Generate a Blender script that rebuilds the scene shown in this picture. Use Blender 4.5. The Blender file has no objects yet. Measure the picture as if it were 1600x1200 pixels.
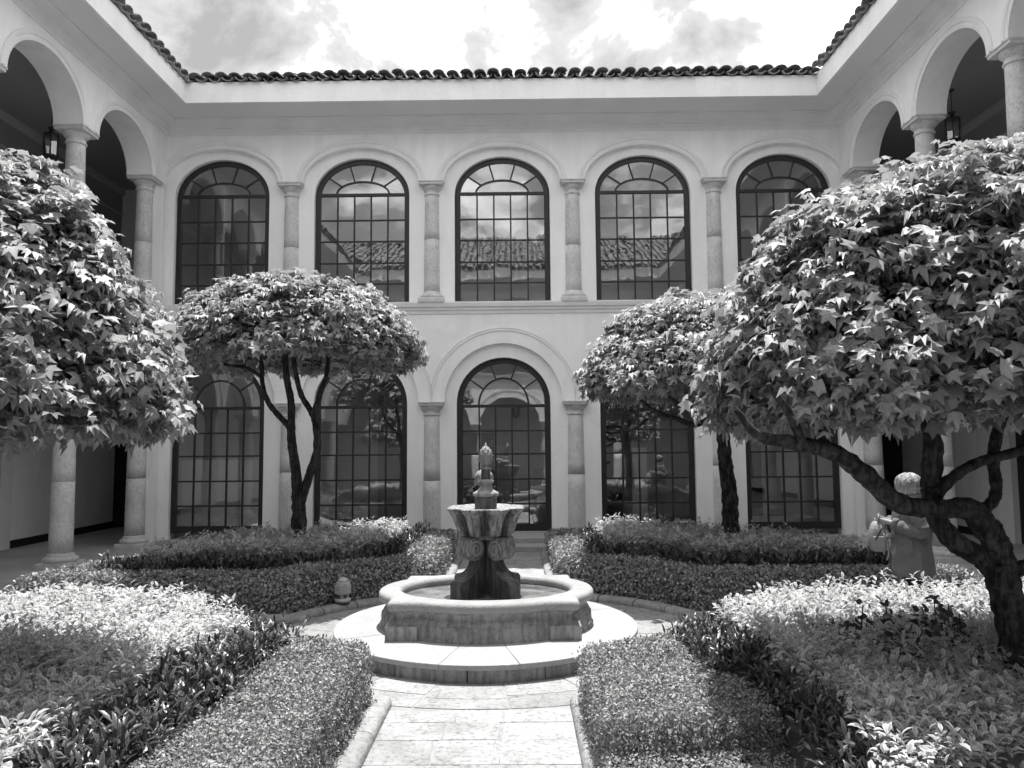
import bpy, math, random
import numpy as np
from mathutils import Vector, Matrix

random.seed(7)
rng = np.random.default_rng(11)
PI = math.pi
S = bpy.context.scene
COL = S.collection

# ------------------------------------------------------------------ camera
PITCH, YAW, ROLL, FPX = .079, .0083, .0083, 1189.7
CAM = Vector((.31, 0, 2.0))
Fw = Vector((-math.sin(YAW)*math.cos(PITCH), math.cos(YAW)*math.cos(PITCH), math.sin(PITCH)))
Rt = Fw.cross(Vector((0, 0, 1))).normalized()
Up = Rt.cross(Fw)
R2 = Rt*math.cos(ROLL) - Up*math.sin(ROLL)
U2 = Up*math.cos(ROLL) + Rt*math.sin(ROLL)
cd = bpy.data.cameras.new('camera')
cam = bpy.data.objects.new('camera', cd)
COL.objects.link(cam)
cd.sensor_width = 36
cd.lens = FPX/1600*36
cd.clip_start = .05
cd.clip_end = 2000
m = Matrix(((R2.x, U2.x, -Fw.x, CAM.x), (R2.y, U2.y, -Fw.y, CAM.y), (R2.z, U2.z, -Fw.z, CAM.z), (0, 0, 0, 1)))
cam.matrix_world = m
S.camera = cam

# ------------------------------------------------------------------ light
SUN_EL, SUN_AZ = math.radians(77), math.radians(8)       # azimuth measured from +Y towards +X
W = bpy.data.worlds.new('World')
S.world = W
W.use_nodes = True
nt = W.node_tree
nt.nodes.clear()
out = nt.nodes.new('ShaderNodeOutputWorld')
bg = nt.nodes.new('ShaderNodeBackground')
bg.inputs['Strength'].default_value = .15
sky = nt.nodes.new('ShaderNodeTexSky')
sky.sky_type = 'NISHITA'
sky.sun_disc = False
sky.sun_elevation = SUN_EL
sky.sun_rotation = SUN_AZ
sky.altitude = 2600
bw = nt.nodes.new('ShaderNodeRGBToBW')
tc = nt.nodes.new('ShaderNodeTexCoord')
sep = nt.nodes.new('ShaderNodeSeparateXYZ')
L = nt.links.new
L(sky.outputs[0], bw.inputs[0])
L(tc.outputs['Generated'], sep.inputs[0])
mx = nt.nodes.new('ShaderNodeMath'); mx.operation = 'MAXIMUM'; mx.inputs[1].default_value = .12
L(sep.outputs[2], mx.inputs[0])
dv = nt.nodes.new('ShaderNodeVectorMath'); dv.operation = 'DIVIDE'
cmb = nt.nodes.new('ShaderNodeCombineXYZ')
L(tc.outputs['Generated'], dv.inputs[0])
for i in range(3): L(mx.outputs[0], cmb.inputs[i])
L(cmb.outputs[0], dv.inputs[1])
n1 = nt.nodes.new('ShaderNodeTexNoise'); n1.inputs['Scale'].default_value = 4.6
n1.inputs['Detail'].default_value = 9; n1.inputs['Roughness'].default_value = .58; n1.inputs['Distortion'].default_value = .35
mp = nt.nodes.new('ShaderNodeMapping'); mp.inputs['Location'].default_value = (3.1, 1.35, 0)
mp.inputs['Scale'].default_value = (1, 1, 1.5)
L(tc.outputs['Generated'], mp.inputs[0]); L(mp.outputs[0], n1.inputs['Vector'])
cr = nt.nodes.new('ShaderNodeValToRGB')
cr.color_ramp.elements[0].position = .36; cr.color_ramp.elements[0].color = (1.3, 1.3, 1.3, 1)
cr.color_ramp.elements[1].position = .60; cr.color_ramp.elements[1].color = (7.5, 7.5, 7.5, 1)
e = cr.color_ramp.elements.new(.47); e.color = (2.15, 2.15, 2.15, 1)
L(n1.outputs['Fac'], cr.inputs[0])
n2 = nt.nodes.new('ShaderNodeTexNoise'); n2.inputs['Scale'].default_value = 2.0; n2.inputs['Detail'].default_value = 6
L(mp.outputs[0], n2.inputs['Vector'])
cr2 = nt.nodes.new('ShaderNodeValToRGB')
cr2.color_ramp.elements[0].position = .10; cr2.color_ramp.elements[1].position = .30
L(n2.outputs['Fac'], cr2.inputs[0])
mix = nt.nodes.new('ShaderNodeMix'); mix.data_type = 'RGBA'
L(cr2.outputs[0], mix.inputs[0]); L(bw.outputs[0], mix.inputs[6]); L(cr.outputs[0], mix.inputs[7])
L(mix.outputs[2], bg.inputs[0]); L(bg.outputs[0], out.inputs[0])

sd = bpy.data.lights.new('sun', 'SUN')
sd.energy = 2.95
sd.angle = math.radians(.6)
sd.color = (1, .995, .985)
sun = bpy.data.objects.new('sun', sd)
COL.objects.link(sun)
sdir = Vector((math.sin(SUN_AZ)*math.cos(SUN_EL), math.cos(SUN_AZ)*math.cos(SUN_EL), math.sin(SUN_EL)))
sun.rotation_euler = sdir.to_track_quat('Z', 'Y').to_euler()
S.view_settings.view_transform = 'Standard'
S.view_settings.look = 'None'
S.view_settings.exposure = 1.45
S.view_settings.gamma = 1
S.render.engine = 'CYCLES'
S.cycles.max_bounces = 8
S.cycles.diffuse_bounces = 7
S.cycles.transparent_max_bounces = 12

# ------------------------------------------------------------------ materials
def mat(name, val, rough=.8, var=.12, nscale=4., bump=.0, bscale=30., spec=.3, objvar=0., speck=0., trans=0., crack=0., peel=0.):
    M = bpy.data.materials.new(name); M.use_nodes = True
    t = M.node_tree; N = t.nodes; K = t.links.new
    P = N['Principled BSDF']
    P.inputs['Roughness'].default_value = rough
    P.inputs['Specular IOR Level'].default_value = spec
    co = N.new('ShaderNodeTexCoord')
    no = N.new('ShaderNodeTexNoise'); no.inputs['Scale'].default_value = nscale; no.inputs['Detail'].default_value = 8
    no.inputs['Roughness'].default_value = .65
    K(co.outputs['Object'], no.inputs['Vector'])
    mr = N.new('ShaderNodeMapRange')
    mr.inputs[1].default_value = .28; mr.inputs[2].default_value = .72
    mr.inputs[3].default_value = val*(1-var); mr.inputs[4].default_value = val*(1+var)
    K(no.outputs['Fac'], mr.inputs[0]); last = mr.outputs[0]
    def mul(a, b):
        q = N.new('ShaderNodeMath'); q.operation = 'MULTIPLY'
        K(a, q.inputs[0])
        if isinstance(b, float): q.inputs[1].default_value = b
        else: K(b, q.inputs[1])
        return q.outputs[0]
    if objvar:
        oi = N.new('ShaderNodeObjectInfo'); r = N.new('ShaderNodeMapRange')
        r.inputs[3].default_value = 1-objvar; r.inputs[4].default_value = 1+objvar*.6
        K(oi.outputs['Random'], r.inputs[0]); last = mul(last, r.outputs[0])
    if speck:
        s = N.new('ShaderNodeTexNoise'); s.inputs['Scale'].default_value = 26; s.inputs['Detail'].default_value = 5
        K(co.outputs['Object'], s.inputs['Vector'])
        r = N.new('ShaderNodeMapRange'); r.inputs[1].default_value = .3; r.inputs[2].default_value = .5
        r.inputs[3].default_value = 1-speck; r.inputs[4].default_value = 1.; K(s.outputs['Fac'], r.inputs[0]); last = mul(last, r.outputs[0])
    if crack:
        s = N.new('ShaderNodeTexNoise'); s.inputs['Scale'].default_value = 1.3; s.inputs['Detail'].default_value = 7; s.inputs['Distortion'].default_value = 1.5
        mpp = N.new('ShaderNodeMapping'); mpp.inputs['Scale'].default_value = (1, 1, .35); K(co.outputs['Object'], mpp.inputs[0]); K(mpp.outputs[0], s.inputs['Vector'])
        r = N.new('ShaderNodeMapRange'); r.inputs[1].default_value = .5; r.inputs[2].default_value = .505
        ab = N.new('ShaderNodeMath'); ab.operation = 'SUBTRACT'; ab.inputs[1].default_value = .5; K(s.outputs['Fac'], ab.inputs[0])
        a2 = N.new('ShaderNodeMath'); a2.operation = 'ABSOLUTE'; K(ab.outputs[0], a2.inputs[0])
        r.inputs[1].default_value = 0; r.inputs[2].default_value = .004; r.inputs[3].default_value = 1-crack; r.inputs[4].default_value = 1
        K(a2.outputs[0], r.inputs[0]); last = mul(last, r.outputs[0])
    cc = N.new('ShaderNodeCombineColor')
    for i in range(3): K(last, cc.inputs[i])
    K(cc.outputs[0], P.inputs['Base Color'])
    if bump:
        b = N.new('ShaderNodeBump'); b.inputs['Strength'].default_value = bump; b.inputs['Distance'].default_value = .08 if 'cloth' in name else .02
        n3 = N.new('ShaderNodeTexNoise'); n3.inputs['Scale'].default_value = bscale; n3.inputs['Detail'].default_value = 6
        K(co.outputs['Object'], n3.inputs['Vector']); hsrc = n3.outputs['Fac']
        if peel:
            pn = N.new('ShaderNodeTexNoise'); pn.inputs['Scale'].default_value = 2.2; pn.inputs['Detail'].default_value = 8; K(co.outputs['Object'], pn.inputs['Vector'])
            pr = N.new('ShaderNodeMapRange'); pr.inputs[1].default_value = .6; pr.inputs[2].default_value = .62; pr.inputs[3].default_value = 0; pr.inputs[4].default_value = peel
            K(pn.outputs['Fac'], pr.inputs[0]); ad = N.new('ShaderNodeMath'); K(hsrc, ad.inputs[0]); K(pr.outputs[0], ad.inputs[1]); hsrc = ad.outputs[0]
        K(hsrc, b.inputs['Height']); K(b.outputs[0], P.inputs['Normal'])
    return M

M_plaster = mat('painted_plaster', .87, .85, .05, .9, .25, 14, .2, peel=.8)
M_soffit = mat('soffit_plaster', .80, .85, .04, .8, .15, 14, .2)
M_trim = mat('painted_trim', .80, .8, .08, 1.6, .15, 22, .2)
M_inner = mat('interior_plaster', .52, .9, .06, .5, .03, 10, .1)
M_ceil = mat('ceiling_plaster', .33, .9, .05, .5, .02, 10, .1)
M_column = mat('column_stone', .62, .85, .18, 3, .5, 45, .2, speck=.22, crack=.25)
M_stone = mat('fountain_stone', .29, .8, .22, 3, .5, 40, .3, speck=.25, objvar=.1, crack=.3)
M_rim = mat('fountain_rim_stone', .31, .75, .16, 4, .35, 50, .3, speck=.15, crack=.15)
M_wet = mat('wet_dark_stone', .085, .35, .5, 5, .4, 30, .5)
M_bowl = mat('weathered_bowl_stone', .24, .7, .3, 6, .6, 35, .3, speck=.5)
M_disc = mat('platform_stone', .35, .8, .14, 2.5, .35, 30, .25, speck=.15, objvar=.08, crack=.3)
M_pave = mat('paving_flagstone', .32, .8, .25, 3.5, .9, 18, .25, speck=.38, objvar=.22, crack=.4)
M_kerb = mat('kerb_stone', .30, .85, .25, 6, .6, 30, .2, speck=.3, objvar=.1, crack=.3)
M_joint = mat('mortar', .28, .95, .2, 8)
M_floor = mat('corridor_tile', .42, .6, .12, 2, .1, 20, .3, objvar=.12)
M_soil = mat('bed_soil', .05, 1, .4, 10, .5, 30)
M_black = mat('black_painted_wood', .022, .45, .2, 5, .05, 30, .4)
M_dark = mat('dark_door_wood', .02, .6, .3, 3, .1, 20)
M_metal = mat('dark_lantern_metal', .03, .45, .3, 12, .1, 60, .5)
M_tile = mat('clay_roof_tile', .27, .85, .45, 5, .5, 30, .2, objvar=.35, speck=.55)
M_bark = mat('tree_bark', .06, .95, .6, 9, 1., 16, .15, speck=.5)
M_skin = mat('skin', .30, .6, .05, 8)
M_hair = mat('pale_hair', .42, .5, .7, 30, 1., 50)
M_coat = mat('coat_cloth', .145, .9, .2, 5, .8, 7, .1)
M_coatd = mat('dark_coat_cloth', .03, .9, .1, 3, .15, 60, .1)
M_trou = mat('dark_trousers', .02, .9, .1, 5)
M_bag = mat('pale_bag_cloth', .25, .8, .15, 8, .2, 60)
M_lampw = mat('white_lamp_metal', .45, .5, .08, 8)
M_panel = mat('white_panel', .88, .7, .03, 2)
M_print = mat('grey_print', .34, .8, .1, 2)

def streak(M, amt, scale=22, zs=.12):
    t = M.node_tree; N = t.nodes; K = t.links.new; P = N['Principled BSDF']
    src = P.inputs['Base Color'].links[0].from_socket
    co = N.new('ShaderNodeTexCoord'); mp_ = N.new('ShaderNodeMapping'); mp_.inputs['Scale'].default_value = (1, 1, zs)
    n = N.new('ShaderNodeTexNoise'); n.inputs['Scale'].default_value = scale; n.inputs['Detail'].default_value = 5; n.inputs['Distortion'].default_value = .6
    K(co.outputs['Object'], mp_.inputs[0]); K(mp_.outputs[0], n.inputs['Vector'])
    r = N.new('ShaderNodeMapRange'); r.inputs[1].default_value = .42; r.inputs[2].default_value = .58; r.inputs[3].default_value = 1-amt; r.inputs[4].default_value = 1+min(.15, amt*.5)
    K(n.outputs['Fac'], r.inputs[0]); vm = N.new('ShaderNodeVectorMath'); vm.operation = 'SCALE'
    K(src, vm.inputs[0]); K(r.outputs[0], vm.inputs[3]); K(vm.outputs[0], P.inputs['Base Color'])
streak(M_bowl, .4, 30, .1); streak(M_wet, .5); streak(M_stone, .25); streak(M_plaster, .035, 3., .2); streak(M_bark, .5, 30, .2)
def glass_mat(name, fac, wav):
    M = bpy.data.materials.new(name); M.use_nodes = True
    t = M.node_tree; N = t.nodes; K = t.links.new
    N.remove(N['Principled BSDF'])
    o = N['Material Output']
    tr = N.new('ShaderNodeBsdfTransparent'); tr.inputs[0].default_value = (.94, .94, .94, 1)
    gl = N.new('ShaderNodeBsdfGlossy'); gl.inputs['Roughness'].default_value = .0; gl.inputs[0].default_value = (.95, .95, .95, 1)
    mi = N.new('ShaderNodeMixShader'); lw = N.new('ShaderNodeLayerWeight'); lw.inputs[0].default_value = .25
    mr = N.new('ShaderNodeMapRange'); mr.inputs[3].default_value = fac; mr.inputs[4].default_value = .95
    K(lw.outputs['Fresnel'], mr.inputs[0]); K(mr.outputs[0], mi.inputs[0]); K(tr.outputs[0], mi.inputs[1]); K(gl.outputs[0], mi.inputs[2])
    co = N.new('ShaderNodeTexCoord'); oi = N.new('ShaderNodeObjectInfo')
    va = N.new('ShaderNodeVectorMath'); sc = N.new('ShaderNodeVectorMath'); sc.operation = 'SCALE'; sc.inputs[3].default_value = 60
    K(oi.outputs['Random'], sc.inputs[0]); K(co.outputs['Object'], va.inputs[0]); K(sc.outputs[0], va.inputs[1])
    n = N.new('ShaderNodeTexNoise'); n.inputs['Scale'].default_value = 2.6; n.inputs['Detail'].default_value = 1.5
    K(va.outputs[0], n.inputs['Vector'])
    b = N.new('ShaderNodeBump'); b.inputs['Strength'].default_value = wav; b.inputs['Distance'].default_value = .01
    K(n.outputs['Fac'], b.inputs['Height']); K(b.outputs[0], gl.inputs['Normal'])
    K(mi.outputs[0], o.inputs[0])
    return M
M_glass = glass_mat('old_window_glass', .13, .13)
M_glass2 = glass_mat('lower_window_glass', .15, .08)
M_lglass = glass_mat('lantern_glass', .1, .1)

def water_mat():
    M = bpy.data.materials.new('pool_water'); M.use_nodes = True
    t = M.node_tree; N = t.nodes; K = t.links.new; P = N['Principled BSDF']
    P.inputs['Roughness'].default_value = .04; P.inputs['Base Color'].default_value = (.13, .13, .13, 1)
    P.inputs['IOR'].default_value = 1.33; P.inputs['Specular IOR Level'].default_value = .8
    n = N.new('ShaderNodeTexNoise'); n.inputs['Scale'].default_value = 9; co = N.new('ShaderNodeTexCoord'); K(co.outputs['Object'], n.inputs['Vector'])
    b = N.new('ShaderNodeBump'); b.inputs['Strength'].default_value = .35; b.inputs['Distance'].default_value = .01
    K(n.outputs['Fac'], b.inputs['Height']); K(b.outputs[0], P.inputs['Normal'])
    n2 = N.new('ShaderNodeTexNoise'); n2.inputs['Scale'].default_value = 4; n2.inputs['Detail'].default_value = 6; K(co.outputs['Object'], n2.inputs['Vector'])
    r = N.new('ShaderNodeMapRange'); r.inputs[1].default_value = .3; r.inputs[2].default_value = .7; r.inputs[3].default_value = .08; r.inputs[4].default_value = .3
    K(n2.outputs['Fac'], r.inputs[0]); cc = N.new('ShaderNodeCombineColor')
    for i in range(3): K(r.outputs[0], cc.inputs[i])
    K(cc.outputs[0], P.inputs['Base Color'])
    return M
M_water = water_mat()

def leaf_mat(name, lo, hi, rough=.45, trans=.25, spec=.4, vlo=.45):
    """lo = leaf blade value, hi = vein or margin value; per-leaf variation from the leaf's own random attribute"""
    M = bpy.data.materials.new(name); M.use_nodes = True
    t = M.node_tree; N = t.nodes; K = t.links.new; P = N['Principled BSDF']; o = N['Material Output']
    a = N.new('ShaderNodeAttribute'); a.attribute_name = 'leafdata'
    sp = N.new('ShaderNodeSeparateXYZ'); K(a.outputs['Vector'], sp.inputs[0])
    mr = N.new('ShaderNodeMapRange'); mr.inputs[3].default_value = lo; mr.inputs[4].default_value = hi; K(sp.outputs[0], mr.inputs[0])
    r2 = N.new('ShaderNodeMapRange'); r2.inputs[3].default_value = vlo; r2.inputs[4].default_value = 1.35 if vlo < .6 else 1.1; K(sp.outputs[1], r2.inputs[0])
    q = N.new('ShaderNodeMath'); q.operation = 'MULTIPLY'; K(mr.outputs[0], q.inputs[0]); K(r2.outputs[0], q.inputs[1])
    cc = N.new('ShaderNodeCombineColor')
    for i in range(3): K(q.outputs[0], cc.inputs[i])
    K(cc.outputs[0], P.inputs['Base Color']); P.inputs['Roughness'].default_value = rough; P.inputs['Specular IOR Level'].default_value = spec
    tl = N.new('ShaderNodeBsdfTranslucent'); K(cc.outputs[0], tl.inputs[0])
    mi = N.new('ShaderNodeMixShader'); mi.inputs[0].default_value = trans
    K(P.outputs[0], mi.inputs[1]); K(tl.outputs[0], mi.inputs[2]); K(mi.outputs[0], o.inputs[0])
    return M
M_tree = leaf_mat('star_leaf', .34, .43, .46, .34, .35, vlo=.55)
M_box = leaf_mat('small_hedge_leaf', .25, .38, .5, .2)
M_lance = leaf_mat('dark_lance_leaf', .05, .11, .35, .12, .5)
M_var = leaf_mat('variegated_leaf', .42, .84, .5, .38, vlo=.7)
M_rose = leaf_mat('dark_round_leaf', .07, .14, .45, .15)

# ------------------------------------------------------------------ helpers
def link(o, parent=None):
    COL.objects.link(o)
    if parent is not None: o.parent = parent
    return o
def tag(o, label=None, cat=None, group=None, kind=None):
    if label: o['label'] = label
    if cat: o['category'] = cat
    if group: o['group'] = group
    if kind: o['kind'] = kind
    return o
def empty(name, loc=(0, 0, 0), rz=0, parent=None):
    o = bpy.data.objects.new(name, None); o.location = loc; o.rotation_euler = (0, 0, rz); o.empty_display_size = .2
    return link(o, parent)

class MB:
    def __init__(s): s.v = []; s.f = []
    def add(s, vs, fs):
        b = len(s.v); s.v += [tuple(p) for p in vs]; s.f += [tuple(i+b for i in f) for f in fs]; return s
    def box(s, x0, x1, y0, y1, z0, z1):
        vs = [(x, y, z) for z in (z0, z1) for y in (y0, y1) for x in (x0, x1)]
        return s.add(vs, [(0, 2, 3, 1), (4, 5, 7, 6), (0, 1, 5, 4), (2, 6, 7, 3), (0, 4, 6, 2), (1, 3, 7, 5)])
    def lathe(s, prof, n=24, c=(0, 0), cap=True):
        vs = []; fs = []
        for r, z in prof:
            for k in range(n):
                a = 2*PI*k/n; vs.append((c[0]+r*math.cos(a), c[1]+r*math.sin(a), z))
        for i in range(len(prof)-1):
            for k in range(n):
                k2 = (k+1) % n; fs.append((i*n+k, i*n+k2, (i+1)*n+k2, (i+1)*n+k))
        if cap: fs.append(tuple(reversed(range(n)))); fs.append(tuple((len(prof)-1)*n+k for k in range(n)))
        return s.add(vs, fs)
    def loft(s, rings, cap=True, closed=True):
        n = len(rings[0]); vs = [p for r in rings for p in r]; fs = []
        for i in range(len(rings)-1):
            for k in range(n if closed else n-1):
                k2 = (k+1) % n; fs.append((i*n+k, i*n+k2, (i+1)*n+k2, (i+1)*n+k))
        if cap and closed: fs.append(tuple(reversed(range(n)))); fs.append(tuple((len(rings)-1)*n+k for k in range(n)))
        return s.add(vs, fs)
    def tube(s, pts, rad, n=8, jitter=0.):
        pts = [Vector(p) for p in pts]; rings = []
        up = Vector((.13, .31, 1)).normalized()
        for i, p in enumerate(pts):
            d = (pts[min(i+1, len(pts)-1)]-pts[max(i-1, 0)]).normalized()
            a = d.cross(up)
            if a.length < .1: a = d.cross(Vector((1, 0, 0)))
            a.normalize(); b = d.cross(a)
            r = rad[i] if hasattr(rad, '__len__') else rad
            rings.append([p+(a*math.cos(2*PI*k/n)+b*math.sin(2*PI*k/n))*r*(1+jitter*random.uniform(-1, 1)) for k in range(n)])
        return s.loft(rings)
    def build(s, name, m, parent=None, smooth=False, loc=None, bev=0):
        me = bpy.data.meshes.new(name); me.from_pydata(s.v, [], s.f); me.update()
        me.materials.append(m)
        if smooth: me.polygons.foreach_set('use_smooth', [True]*len(me.polygons))
        o = bpy.data.objects.new(name, me); link(o, parent)
        if loc is not None: o.location = loc
        if smooth == 'auto': pass
        if bev:
            b = o.modifiers.new('bevel', 'BEVEL'); b.width = bev; b.segments = 2; b.limit_method = 'ANGLE'; b.angle_limit = math.radians(40)
        return o
def smooth_by_angle(o, ang=35):
    me = o.data
    try: me.shade_auto_smooth(angle=math.radians(ang))
    except Exception:
        pass
def inst(src, name, parent, loc=(0, 0, 0), rot=(0, 0, 0), sc=(1, 1, 1)):
    o = bpy.data.objects.new(name, src.data if hasattr(src, 'data') else src); link(o, parent)
    o.location = loc; o.rotation_euler = rot; o.scale = sc
    if hasattr(src, 'modifiers'):
        for q in src.modifiers:
            if q.type == 'BEVEL':
                b = o.modifiers.new('bevel', 'BEVEL'); b.width = q.width; b.segments = q.segments; b.limit_method = 'ANGLE'; b.angle_limit = q.angle_limit
    return o
def catmull(pts, n=6):
    P = [Vector(p) for p in pts]; P = [P[0]*2-P[1]]+P+[P[-1]*2-P[-2]]; out = []
    for i in range(1, len(P)-2):
        for k in range(n):
            t = k/n; a, b, c, d = P[i-1], P[i], P[i+1], P[i+2]
            out.append(.5*((2*b)+(c-a)*t+(2*a-5*b+4*c-d)*t*t+(3*b-a-3*c+d)*t**3))
    out.append(P[-2]); return out

# ------------------------------------------------------------------ ground, paths
MB().box(-60, 60, -60, 60, -.3, -.012).build('ground', M_joint)
bpy.data.objects['ground']['kind'] = 'structure'
CY = 8.05
def ring_poly(r0, r1, a0, a1, n=4, z0=0, z1=.03):
    m = MB(); vs = []
    for k in range(n+1):
        a = a0+(a1-a0)*k/n
        for r, z in ((r0, z0), (r1, z0), (r1, z1), (r0, z1)): vs.append((r*math.cos(a), CY+.89*r*math.sin(a), z))
    rings = [vs[i*4:(i+1)*4] for i in range(n+1)]
    return m.loft(rings)
path = MB().box(-.69, .69, -.6, 14.32, -.012, -.001).build('path', M_joint); path['kind'] = 'structure'
crossp = MB().box(-7.2, 7.2, CY-.69, CY+.69, -.012, .0005).build('cross_path', M_joint); crossp['kind'] = 'structure'
circ = MB().lathe([(2.36, -.012), (2.36, .002)], 64).build('circular_path', M_joint); circ['kind'] = 'structure'
for v in circ.data.vertices: v.co.y = CY+.89*v.co.y
def slab(poly, z1, parent, z0=-.01, g=.006):
    # poly: list of (x, y) counter-clockwise; shrink towards centroid for the joint
    cx = sum(p[0] for p in poly)/len(poly); cy = sum(p[1] for p in poly)/len(poly)
    q = []
    for x, y in poly:
        d = math.hypot(x-cx, y-cy); k = (d-g*.7)/d; q.append((cx+(x-cx)*k, cy+(y-cy)*k))
    m = MB(); n = len(q)
    vs = [(x, y, z0) for x, y in q]+[(x, y, z1) for x, y in q]
    fs = [tuple(range(n, 2*n))]+[(i, (i+1) % n, n+(i+1) % n, n+i) for i in range(n)]
    o = m.add(vs, fs).build('paving_stone', M_pave, parent, bev=.004)
    return o
rows = [(-.5, .2), (.2, .9), (.9, 1.6), (1.6, 2.2), (2.2, 2.9), (2.9, 3.5), (3.5, 4.15), (4.15, 4.93), (4.93, 5.33), (5.33, 5.66), (5.66, 5.92)]
cols = {8: [-.69, -.27, .17, .69], 9: [-.69, -.23, .17, .69], 10: [-.69, -.5, -.17, .18, .69], 7: [-.69, -.36, -.1, .17, .5, .69]}
for i, (a, b) in enumerate(rows):
    c = cols.get(i, [-.69, random.uniform(-.4, -.15), random.uniform(.1, .4), .69])
    for k in range(len(c)-1):
        j = (i+k) % 2*.03-.015
        slab([(c[k], a), (c[k+1], a), (c[k+1]+(0 if k+2 == len(c) else j), b), (c[k]+(0 if k == 0 else j), b)], .004+random.uniform(0, .004), path)
for i in range(8):      # path north of the fountain
    a = 10.3+i*.5
    for k, (x0, x1) in enumerate([(-.69, -.2), (-.2, .25), (.25, .69)] if i % 2 else [(-.69, -.1), (-.1, .69)]):
        slab([(x0, a), (x1, a), (x1, a+.5), (x0, a+.5)], .004+random.uniform(0, .004), path)
for s in (-1, 1):
    for i in range(8):
        a = 2.4+i*.6
        for k, (y0, y1) in enumerate([(-.69, 0), (0, .69)] if i % 2 else [(-.69, -.2), (-.2, .69)]):
            xs = sorted((s*a, s*(a+.6)))
            slab([(xs[0], CY+y0), (xs[1], CY+y0), (xs[1], CY+y1), (xs[0], CY+y1)], .003+random.uniform(0, .004), crossp)
NR = 20
for k in range(NR):
    a0 = 2*PI*(k+.3)/NR; a1 = 2*PI*(k+1.3)/NR
    o = ring_poly(1.5, 2.04 if k % 2 else 2.12, a0+.004, a1-.004, 4, -.01, .005+random.uniform(0, .004)).build('paving_stone', M_pave, circ, bev=.004)
    o = ring_poly(2.05 if k % 2 else 2.13, 2.38, a0+.004, a1-.004, 4, -.01, .005+random.uniform(0, .004)).build('paving_stone', M_pave, circ, bev=.004)

# ------------------------------------------------------------------ kerbs
kerb = empty('kerb'); tag(kerb, kind='structure')
KP = [(-.095, 0), (-.095, .055), (-.085, .08), (-.06, .098), (0, .106), (.06, .098), (.085, .08), (.095, .055), (.095, 0)]
def kerb_stone(fn, t0, t1, n, endcap=0):
    rings = []
    for k in range(n+1):
        t = t0+(t1-t0)*k/n; (x, y), (nx, ny) = fn(t)
        rings.append([(x+nx*w, y+ny*w, z-.02) for w, z in KP])
    o = MB().loft(rings).build('kerb_stone', M_kerb, kerb, True, bev=.006); smooth_by_angle(o, 50)
RK = 2.47
gap = math.asin(.86/RK)
for q in range(4):
    a0 = q*PI/2+gap; a1 = (q+1)*PI/2-gap; n = 4
    for k in range(n):
        b0 = a0+(a1-a0)*k/n+.004; b1 = a0+(a1-a0)*(k+1)/n-.004
        kerb_stone(lambda a: ((RK*math.cos(a), CY+.88*RK*math.sin(a)), Vector((.88*math.cos(a), math.sin(a))).normalized().to_tuple()), b0, b1, 5)
def straight(x, y0, y1, vert=True):
    L_ = abs(y1-y0); n = max(1, round(L_/.75)); sg = 1 if y1 > y0 else -1
    for k in range(n):
        a = y0+(y1-y0)*k/n+.003*sg; b = y0+(y1-y0)*(k+1)/n-.003*sg
        kerb_stone((lambda t: ((x, t), (1, 0))) if vert else (lambda t: ((t, x), (0, 1))), a, b, 1)
for s in (-1, 1):
    straight(s*.78, CY-2.02, 2.3); straight(s*.78, CY+2.02, 13.9)
    for s2 in (-1, 1):
        straight(CY+s2*.80, s*(RK-.35), s*5.7, False)

# ------------------------------------------------------------------ corridor floors
cf = MB().box(-30, -7.0, -4, 24, -.012, -.004).box(7.0, 30, -4, 24, -.012, -.004).build('corridor_floor', M_joint); cf['kind'] = 'structure'
ft = MB().box(-.295, .295, -.295, .295, 0, .01).build('floor_tile', M_floor, cf, bev=.003); ft.location = (-6.7, 14.9, -.004)
for s in (-1, 1):
    for i in range(7):
        for j in range(17):
            x = s*(6.3+i*.6); y = 19-j*.6
            if i == 0 and abs(y-15.9) > 99: continue
            if s > 0 and y < 11: continue
            if math.hypot(x, y-CY) < 6.0: continue
            if abs(x) < 7.0 and y > 15.4: continue
            inst(ft, 'floor_tile', cf, (x, y, -.004+random.uniform(0, .001)))

# ------------------------------------------------------------------ wings
def arch_pts(uc, a, zs, rise, n=24):
    return [(uc-a*math.cos(PI*k/n), zs+rise*math.sin(PI*k/n)) for k in range(n+1)]
def arch_wall(bays, z1, t, w0=0., zbot=None):
    """bays: (ul, ur, uc, a, spring, rise); zbot: bottom of the piers (None = spring)"""
    m = MB()
    for ul, ur, uc, a, zs, rise in bays:
        pts = arch_pts(uc, a, zs, rise); zb = zs if zbot is None else zbot
        for w, fl in ((w0, 0), (w0+t, 1)):
            vs = []; fs = []
            for (u, z) in pts: vs += [(u, w, z), (u, w, z1)]
            for k in range(len(pts)-1):
                f = (2*k, 2*k+2, 2*k+3, 2*k+1); fs.append(f if not fl else f[::-1])
            m.add(vs, fs)
            for (x0, x1) in ((ul, uc-a), (uc+a, ur)):
                if x1-x0 < 1e-4: continue
                f = (0, 1, 2, 3); m.add([(x0, w, zb), (x1, w, zb), (x1, w, z1), (x0, w, z1)], [f if not fl else f[::-1]])
        vs = []; fs = []
        pp = pts if zbot is None else [(uc-a, zb)]+pts+[(uc+a, zb)]
        for (u, z) in pp: vs += [(u, w0, z), (u, w0+t, z)]
        for k in range(len(pp)-1): fs.append((2*k, 2*k+1, 2*k+3, 2*k+2))
        m.add(vs, fs)
        for (x0, x1) in ((ul, uc-a), (uc+a, ur)):
            if x1-x0 > 1e-4: m.add([(x0, w0, zb), (x1, w0, zb), (x1, w0+t, zb), (x0, w0+t, zb)], [(0, 3, 2, 1)])
    return m
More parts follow.
